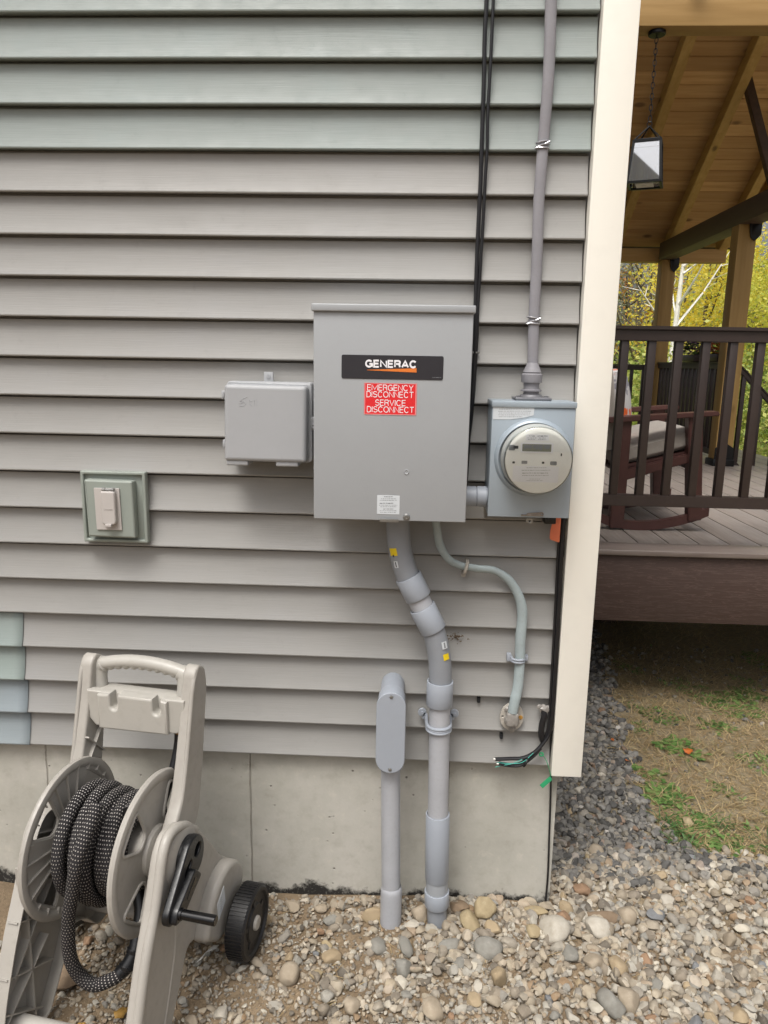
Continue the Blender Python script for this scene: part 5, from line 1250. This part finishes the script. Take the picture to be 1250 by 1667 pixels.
def stone(name, sx, sy, sz, co_fa, m):
    co, fa = co_fa; me = bpy.data.meshes.new(name); me.from_pydata((co * np.array([sx, sy, sz])).tolist(), [], fa.tolist()); return me
SPECIAL = [  # px, py (centre), half width px, half height px, colour, label
 (785, 1474, 20, 23, 'yellow', 'large upright tan stone leaning beside the foot of the main conduit'),
 (745, 1471, 18, 12, 'brown', 'brownish rounded stone wedged right against the foot of the main conduit'),
 (795, 1557, 24, 17, 'grey', 'smooth oval blue grey stone in the gravel below the upright tan one'),
 (903, 1526, 26, 20, 'light', 'large pale rounded stone in front of the foundation corner'),
 (470, 1593, 17, 20, 'buff', 'lone buff stone shaped like a teardrop on the bare soil right of the cart wheel'),
 (683, 1497, 14, 17, 'buff', 'upright buff stone just left of the foot of the main conduit'),
 (764, 1512, 18, 16, 'yellow', 'rough yellowish stone below the large upright tan one'),
 (656, 1583, 14, 18, 'grey', 'grey upright stone on the gravel below the bell-ended riser pipe'),
 (812, 1606, 14, 26, 'tan', 'long tan stone standing below the oval blue grey one'),
 (703, 1650, 20, 17, 'buff', 'flat buff stone at the bottom edge below the conduits'),
 (732, 1546, 19, 10, 'grey', 'flat grey slab left of the oval blue grey stone'),
 (840, 1578, 17, 7, 'buff', 'narrow flat slab right of the oval blue grey stone'),
 (867, 1526, 14, 13, 'yellow', 'yellow stone touching the left side of the large pale rounded one'),
 (870, 1489, 22, 10, 'yellow', 'wedge-shaped yellow stone below the foundation near the thin black cable'),
 (915, 1500, 14, 13, 'orange', 'rusty orange stone behind the large pale rounded one'),
 (974, 1517, 22, 17, 'light', 'broad grey white stone right of the large pale rounded one'),
 (1022, 1494, 16, 18, 'buff', 'smooth buff stone right of the long reddish brown flat one'),
 (980, 1494, 28, 11, 'brown', 'long reddish brown flat stone behind the broad grey white one'),
 (995, 1648, 22, 24, 'grey', 'large dark grey stone at the bottom edge right of the middle'),
 (1022, 1640, 20, 22, 'buff', 'large buff stone overlapping the large dark grey one at the bottom edge'),
 (968, 1575, 18, 16, 'buff', 'angular buff stone below the broad grey white one'),
 (1006, 1580, 16, 17, 'tan', 'tan stone with rusty spots right of the angular buff one'),
 (1069, 1489, 16, 11, 'blue', 'bluish stone with a dark face among the tan gravel'),
 (1077, 1424, 14, 9, 'tan', 'elongated tan pebble at the border of tan gravel and dark crushed stone'),
 (1086, 1465, 13, 11, 'light', 'chunky pale stone between the elongated tan pebble and the bluish one'),
 (1188, 1535, 11, 22, 'buff', 'narrow pointed buff stone near the right edge'),
 (1204, 1655, 17, 15, 'tan', 'brownish round stone at the bottom right edge'),
 (1120, 1338, 9, 8, 'yellow', 'small yellow stone lying on the lawn edge beside the weeds'),
 (970, 1384, 13, 12, 'buff', 'buff stone alone among dark crushed stone right of the foundation corner'),
 (943, 1288, 9, 7, 'light', 'pale flat stone in the dark crushed stone under the corner board'),
 (980, 1262, 7, 6, 'light', 'small whitish stone in the crushed stone near the weeds'),
 (572, 1640, 14, 13, 'buff', 'rounded buff stone near the bottom edge left of the conduits'),
 (540, 1560, 17, 12, 'tan', 'tan stone on the soil between cart wheel and conduits'),
 (615, 1545, 15, 13, 'grey', 'dull grey stone straight below the bell-ended riser pipe'),
 (100, 1590, 38, 22, 'brown', 'broad flat reddish brown stone under the hanging hose loop'),
 (930, 1320, 8, 7, 'tan', 'small golden stone in the crushed stone near the foundation edge'),
]
DEPTH = lambda p: (RM.inverted() @ (Vector(p) - CAM_POS)).z * -1
placed = []
for i, (px, py, hw, hh, colr, lab) in enumerate(SPECIAL):
    p = atz(px, py, GZ + .012); s = DEPTH(p) / 1200; sx = hw * s; vis = hh * s
    sy = min(sx * 1.1, vis * 1.25); sz = max(vis * .85, sx * .35)
    me = stone('stone', sx, sy, sz, (roundp if i in (2, 3, 4, 15, 16) else big)[i % 5 if i in (2, 3, 4, 15, 16) else i % 12], None)
    o = link('stone', me, STONE[colr], ang=40)
    y = p.y + (sy * .2 if p.y < -.03 or p.x > .5 else 0)
    if p.x < .5: y = min(y, -.002 - sy)
    o.location = (p.x, y, gz(p.x, y) + sz * .62); o.rotation_euler = (random.uniform(-.15, .15), random.uniform(-.12, .12), random.uniform(-.3, .3))
    placed.append((p.x, y, max(sx, sy))); tag(o, lab, 'stone', 'larger stones on the gravel')
pmesh = {}
for cn in STONE:
    for i in range(12):
        me = stone('pebble', 1, .8, .62, big[i], None); me.materials.append(STONE[cn]); sharp(me, 42); pmesh[(i, cn)] = me
CW = dict(tan='tan', buff='buff', grey='grey', light='pale', brown='brown', yellow='yellowish', blue='bluish grey', orange='rusty')
def where(x, y):
    if x < -.42: return 'under and around the hose reel cart'
    if x < -.08: return 'on the soil between the cart wheel and the riser pipe'
    if x < .14: return 'in the gravel below the two grey conduits'
    if x < .50: return 'in the gravel below the foundation corner'
    return 'in the gravel near the dark crushed stone' if y > .0 else 'in the open gravel toward the lower right'
cnt = 0; rd = random.Random(5)
while cnt < 262:
    x = rd.uniform(-.95, 1.45); y = rd.uniform(-.62, .34)
    if x < .455 and y > .0: continue
    if x < -.05 and rd.random() < .45: continue
    if not clear_pipes(np.array(x), np.array(y)): continue
    r = rd.choice([.012, .013, .015, .017, .019, .023, .027]) * (.85 if x > .6 or x < -.1 else 1.35 if rd.random() < .45 else 1.0) * rd.uniform(.85, 1.1)
    if any((x - a) ** 2 + (y - b) ** 2 < (r * .8 + c * .8) ** 2 for a, b, c in placed): continue
    placed.append((x, y, r)); cn = rd.choice(['tan', 'buff', 'buff', 'grey', 'grey', 'light', 'brown', 'tan', 'yellow', 'blue', 'orange']); o = bpy.data.objects.new('pebble', pmesh[(rd.randrange(12), cn)] if (0, cn) in pmesh else None); COL.objects.link(o)
    o.location = (x, y, gz(x, y) + r * .45); o.rotation_euler = (rd.gauss(0, .3), rd.gauss(0, .3), rd.uniform(0, 6.28)); o.scale = (r, r * rd.uniform(.8, 1.1), r * rd.uniform(.8, 1.1))
    tag(o, ('small ' if r < .0135 else 'medium ' if r < .018 else 'largish ') + CW[cn] + ' pebble ' + where(x, y), 'pebble', 'medium pebbles strewn over the gravel bed'); cnt += 1

# ================================================================== GRASS, WEEDS, LEAVES
def blades(name, N, xr, yr, mask, m, label, L=(.03, .08), w=.0011, up=.35, cat='grass'):
    x = RNG.uniform(*xr, N); y = RNG.uniform(*yr, N); k = mask(x, y); x, y = x[k], y[k]; n = len(x)
    a = RNG.uniform(0, 2 * PI, n); l = RNG.uniform(*L, n); e = RNG.uniform(.02, up, n); z = np.array([gz(a_, b_) for a_, b_ in zip(x, y)]) + RNG.uniform(.0, .008, n)
    d = np.stack([np.cos(a), np.sin(a), e], 1); s = np.stack([-np.sin(a), np.cos(a), np.zeros(n)], 1) * w * RNG.uniform(.6, 1.4, n)[:, None]
    b = np.stack([x, y, z], 1); mid = b + d * (l * .5)[:, None] + s * RNG.normal(0, 4, n)[:, None]; tip = b + d * l[:, None] * [1, 1, .6] + s * RNG.normal(0, 8, n)[:, None]
    V = np.stack([b - s, b + s, mid + s, mid - s, tip], 1).reshape(-1, 3); i5 = np.arange(n) * 5
    faces = [tuple(q) for q in np.stack([i5, i5 + 1, i5 + 2, i5 + 3], 1).tolist()] + [tuple(q) for q in np.stack([i5 + 3, i5 + 2, i5 + 4], 1).tolist()]
    me = bpy.data.meshes.new(name); me.from_pydata(V.tolist(), [], faces); o = link(name, me, m, smooth=False); return tag(o, label, cat, None, 'stuff')
lawn = lambda x, y: (x > grass_edge(y) - .03 + .05 * noise2(x, y, 17)) & (y > .24 + .04 * noise2(x, y, 8))
blades('dry_grass', 30000, (.8, 2.6), (.2, 2.6), lawn, M['grass_dry'], 'matted dry brown grass between the crushed stone and the deck', up=.5)
blades('green_grass', 1500, (.9, 1.6), (.2, .50), lambda x, y: lawn(x, y) & (noise2(x, y, 11, 2) > .1), M['grass_green'], 'sparse green grass blades at the front edge of the dry lawn', (.04, .10), .0018, .7)
blades('straw', 420, (-.5, 1.0), (-.6, -.03), lambda x, y: noise2(x, y, 13, 1) > .25, M['grass_dry'], 'wisps of dry straw scattered over the gravel', (.03, .08), .0008, .3)
def cover(name, N, mask, label):
    x = RNG.uniform(.8, 2.6, N); y = RNG.uniform(.2, 2.2, N); k = mask(x, y); x, y = x[k], y[k]; n = len(x)
    a = RNG.uniform(0, 2 * PI, n); l = RNG.uniform(.006, .016, n)[:, None]; z = np.array([gz(p, q) for p, q in zip(x, y)]) + RNG.uniform(.003, .014, n)
    d = np.stack([np.cos(a), np.sin(a), RNG.uniform(-.1, .6, n)], 1) * l; q = np.stack([-np.sin(a), np.cos(a), RNG.uniform(-.3, .3, n)], 1) * l * .42; b = np.stack([x, y, z], 1)
    V = np.stack([b - d * .5, b + q, b + d, b - q], 1).reshape(-1, 3); me = bpy.data.meshes.new(name); me.from_pydata(V.tolist(), [], np.arange(n * 4).reshape(-1, 4).tolist())
    return tag(link(name, me, M['weed'], smooth=False), label, 'ground cover', None, 'stuff')
cover('ground_cover', 26000, lambda x, y: (x > grass_edge(y) + .04) & (noise2(x, y, 6.5, 1.1) + .5 * noise2(x, y, 17, 3) > .62) & (RNG.uniform(0, 1, len(x)) < .75), 'thin patchy clover and low weeds spreading through the dry grass')
def weed(px, py, r, n, label):
    c = atz(px, py, GZ + .01); o = thing('weed', label, 'weed', (c.x, c.y, gz(c.x, c.y)), 0, 'green weeds in the dry lawn')
    mb = MB(); rd = random.Random(px)
    for k in range(n):
        a = rd.uniform(0, 2 * PI); d = r * math.sqrt(rd.random()); b = Vector((d * math.cos(a), d * math.sin(a) * .8, .004)); a2 = rd.uniform(0, 2 * PI)
        L = rd.uniform(.02, .042); e = rd.uniform(.15, .8); dr = Vector((math.cos(a2), math.sin(a2), e)); s = Vector((-math.sin(a2), math.cos(a2), 0))
        prof = [(0, .002), (.2, .006), (.35, .004), (.5, .010), (.62, .006), (.78, .009), (.9, .005), (1, 0)]
        Lf = []; Rt = []
        for t, wv in prof:
            cpt = b + dr * L * t - Vector((0, 0, L * .5 * t * t)); wv *= L / .035
            Lf.append(mb.bm.verts.new(cpt + s * wv)); Rt.append(mb.bm.verts.new(cpt - s * wv + Vector((0, 0, .001))))
        for i in range(len(prof) - 1): mb.bm.faces.new([Lf[i], Rt[i], Rt[i + 1], Lf[i + 1]])
    q = mb.build('leaves', M['weed'], recalc=False); q.parent = o
weed(1098, 1214, .075, 120, 'bright green weed tuft beside the fallen orange leaf')
weed(1078, 1290, .085, 150, 'spreading green weed at the border of the dark crushed stone')
weed(1062, 1262, .04, 40, 'small green sprig between the weed tufts at the stone border')
weed(1195, 1150, .14, 170, 'wide patch of darker weeds near the right edge below the deck')
weed(1165, 1185, .07, 70, 'trailing lower end of the darker weed patch below the deck')
weed(1215, 1130, .09, 90, 'weed clump right under the deck fascia at the right edge')
weed(1135, 1335, .06, 60, 'low green weed right of the small yellow stone')
weed(1180, 1372, .08, 70, 'ragged weed at the front edge of the lawn near the right side')
weed(1030, 1248, .022, 14, 'tiny weed seedling inside the dark crushed stone')
weed(1130, 1232, .05, 24, 'thin weed to the right of the fallen orange leaf')
def fallen(px, py, r, m, label, rz):
    c = atz(px, py, GZ + .03); n = 14; vs = [(0, 0, 0)]; 
    for k in range(n):
        a = 2 * PI * k / n; rr_ = r * (1 + .16 * math.cos(a * 5 + 1) + .12 * math.cos(a * 2)) ; vs.append((rr_ * math.cos(a), rr_ * math.sin(a) * .8, .25 * rr_ * math.cos(a * 2)))
    me = bpy.data.meshes.new('fallen_leaf'); me.from_pydata(vs, [], [(0, 1 + k, 1 + (k + 1) % n) for k in range(n)])
    o = link('fallen_leaf', me, M[m], ang=80); o.location = (c.x, c.y, gz(c.x, c.y) + .026); o.rotation_euler = (.45, .1, rz)
    s = o.modifiers.new('t', 'SOLIDIFY'); s.thickness = .0006
    tag(o, label, 'leaf', 'fallen leaves')
fallen(1119, 1223, .020, 'leaf_litter_orange', 'bright orange fallen leaf lying on the green weeds', .4)
fallen(998, 1204, .013, 'leaf_litter_orange', 'rusty fallen leaf on the dark crushed stone', 1.4)
fallen(1021, 1237, .009, 'leaf_litter_orange', 'tiny orange leaf scrap at the border of crushed stone and grass', 2)
fallen(195, 1640, .016, 'leaf_litter_yellow', 'yellow orange leaf on the gravel under the hose reel', .9)
fallen(132, 1658, .010, 'leaf_litter_yellow', 'small yellow leaf by the foot bar of the hose reel', .2)
# paper scrap by the cart wheel
p = [atz(x, y, GZ + .03) for x, y in [(323, 1566), (332, 1558), (338, 1550), (346, 1545), (355, 1543)]]
mb = MB(); A_ = []
for i, q in enumerate(p): A_.append((mb.bm.verts.new(q + Vector((0, .010, .004 * (i % 2)))), mb.bm.verts.new(q - Vector((.004, .006, -.003 * ((i + 1) % 2))))))
for i in range(4): mb.bm.faces.new([A_[i][0], A_[i][1], A_[i + 1][1], A_[i + 1][0]])
o = tag(mb.build('paper_scrap', M['paper'], recalc=False), 'torn strip of white paper on the gravel between cart leg and wheel', 'paper'); s = o.modifiers.new('t', 'SOLIDIFY'); s.thickness = .0004

# ================================================================== TREES
def tree(name, label, x, y, h, cr, cz0, n, leafm, barkm, trunk_r=.09, leaf=.07, seed=1, limbs=9, lean=0, group='trees beyond the deck'):
    rd = random.Random(seed); o = thing(name, label, 'tree', (x, y, GZ), 0, group)
    mb = MB(); top = Vector((lean, 0, h * .92)); 
    mb.tube([(0, 0, -.2), (lean * .2, 0, h * .25), (lean * .5, .05, h * .55), top], [trunk_r, trunk_r * .8, trunk_r * .5, trunk_r * .12], 8)
    tips = []
    for k in range(limbs):
        t = rd.uniform(.22, .85); b = Vector((lean * t, 0, h * t)); a = rd.uniform(0, 2 * PI); L = cr * rd.uniform(.6, 1.1) * (1.15 - t * .6); e = Vector((math.cos(a) * L, math.sin(a) * L, L * rd.uniform(.5, 1.3)))
        m1 = b + e * .5 + Vector((0, 0, -.08 * L)); tp_ = b + e; r0 = trunk_r * (1 - t) * .55 + .006
        mb.tube([b, m1, tp_], [r0, r0 * .6, r0 * .15], 5); tips += [m1, tp_]
        for j in range(3):
            s = m1.lerp(tp_, rd.random()); q = s + Vector((rd.gauss(0, 1), rd.gauss(0, 1), rd.uniform(.2, 1))) * L * .28; mb.tube([s, q], [r0 * .3, .003], 4); tips.append(q)
    q = mb.build('trunk', M[barkm]); q.parent = o
    if n:
        c = []
        while len(c) < 26: c.append(Vector((rd.gauss(0, .42) * cr + lean * .6, rd.gauss(0, .42) * cr, rd.uniform(cz0, h))))
        C_ = np.array([p[:] for p in c + tips]); k = RNG.integers(0, len(C_), n); P = C_[k] + RNG.normal(0, cr * .17, (n, 3))
        P = P[P[:, 2] > .3]; n = len(P)
        d1 = RNG.normal(0, 1, (n, 3)); d1 /= np.linalg.norm(d1, axis=1)[:, None]; d2 = np.cross(d1, RNG.normal(0, 1, (n, 3))); d2 /= np.linalg.norm(d2, axis=1)[:, None]
        s = leaf * RNG.uniform(.6, 1.3, (n, 1)); V = np.stack([P - d1 * s, P - d2 * s * .6, P + d1 * s, P + d2 * s * .6], 1).reshape(-1, 3)
        me = bpy.data.meshes.new('crown'); me.from_pydata(V.tolist(), [], np.arange(n * 4).reshape(-1, 4).tolist()); q = link('crown', me, M[leafm], smooth=False); q.parent = o
    return o
def az(px, Y): return at(px, 500, Y).x
tree('birch_tree', 'bare white birch with forked limbs behind the far pine post', az(1096, 14), 14, 6.2, 1.3, 2.6, 300, 'leaf_yellow', 'birch', .085, .035, 3, 10, .25)
tree('yellow_tree', 'bright yellow autumn tree between the two pine posts', az(1150, 17), 17, 5.0, 1.9, .6, 5200, 'leaf_yellow', 'bark', .1, .05, 5)
tree('yellow_tree', 'small yellow tree low behind the bare birch', az(1115, 19), 19, 5.0, 1.5, .4, 4000, 'leaf_yellow', 'bark', .08, .05, 6)
tree('yellow_tree', 'tall yellow green tree right of the near pine post', az(1232, 18), 18, 4.7, 1.8, .5, 5200, 'leaf_gold', 'bark', .1, .05, 7)
tree('yellow_tree', 'yellow green tree at the right edge of the picture', az(1275, 15), 15, 4.0, 1.5, .4, 4200, 'leaf_gold', 'bark', .1, .05, 8)
tree('orange_tree', 'orange and pink leaved tree just left of the far pine post', az(1058, 22), 22, 7.0, 1.3, 1.5, 3200, 'leaf_orange', 'bark', .09, .05, 9)
tree('grey_tree', 'grey green thinning tree beside the cream corner board', az(1022, 24), 24, 8.0, 2.0, .8, 4500, 'leaf_olive', 'bark', .12, .05, 10, 16)
tree('grey_tree', 'nearly bare grey tree behind the orange leaved one', az(1040, 20), 20, 7.4, 1.6, 3.5, 900, 'leaf_olive', 'bark', .08, .045, 12, 18)
tree('yellow_tree', 'tall golden tree far behind the near pine post', az(1190, 26), 26, 6.0, 2.4, 1, 3600, 'leaf_gold', 'bark', .14, .07, 13)
# the far wood and the low brush read as masses
def mass(name, label, boxes, n, leafm, leaf):
    P = []
    for (x0, x1, y0, y1, z0, z1) in boxes:
        m_ = n // len(boxes); x = RNG.uniform(x0, x1, m_); y = RNG.uniform(y0, y1, m_); top = z1 * (.75 + .25 * np.sin(x * .9 + y) * np.cos(x * .37 + 1)); z = z0 + (top - z0) * RNG.uniform(0, 1, m_) ** .8; P.append(np.stack([x, y, z], 1))
    P = np.concatenate(P); n = len(P); cl = RNG.normal(0, .25, (n, 3)); P += cl
    d1 = RNG.normal(0, 1, (n, 3)); d1 /= np.linalg.norm(d1, axis=1)[:, None]; d2 = np.cross(d1, RNG.normal(0, 1, (n, 3))); d2 /= np.linalg.norm(d2, axis=1)[:, None]
    s = leaf * RNG.uniform(.6, 1.4, (n, 1)); V = np.stack([P - d1 * s, P - d2 * s * .6, P + d1 * s, P + d2 * s * .6], 1).reshape(-1, 3)
    me = bpy.data.meshes.new(name); me.from_pydata(V.tolist(), [], np.arange(n * 4).reshape(-1, 4).tolist()); return tag(link(name, me, M[leafm], smooth=False), label, 'wood' if 'wood' in name else 'brush', None, 'stuff')
mass('far_wood', 'far off autumn wood behind the nearer trees', [(5, 30, 34, 42, 0, 6.4)], 11000, 'leaf_olive', .17)
mass('low_brush', 'low yellow green brush at the edge of the wood behind the deck', [(2.8, 13, 10.5, 15, -.5, 1.5)], 34000, 'leaf_brush', .045)
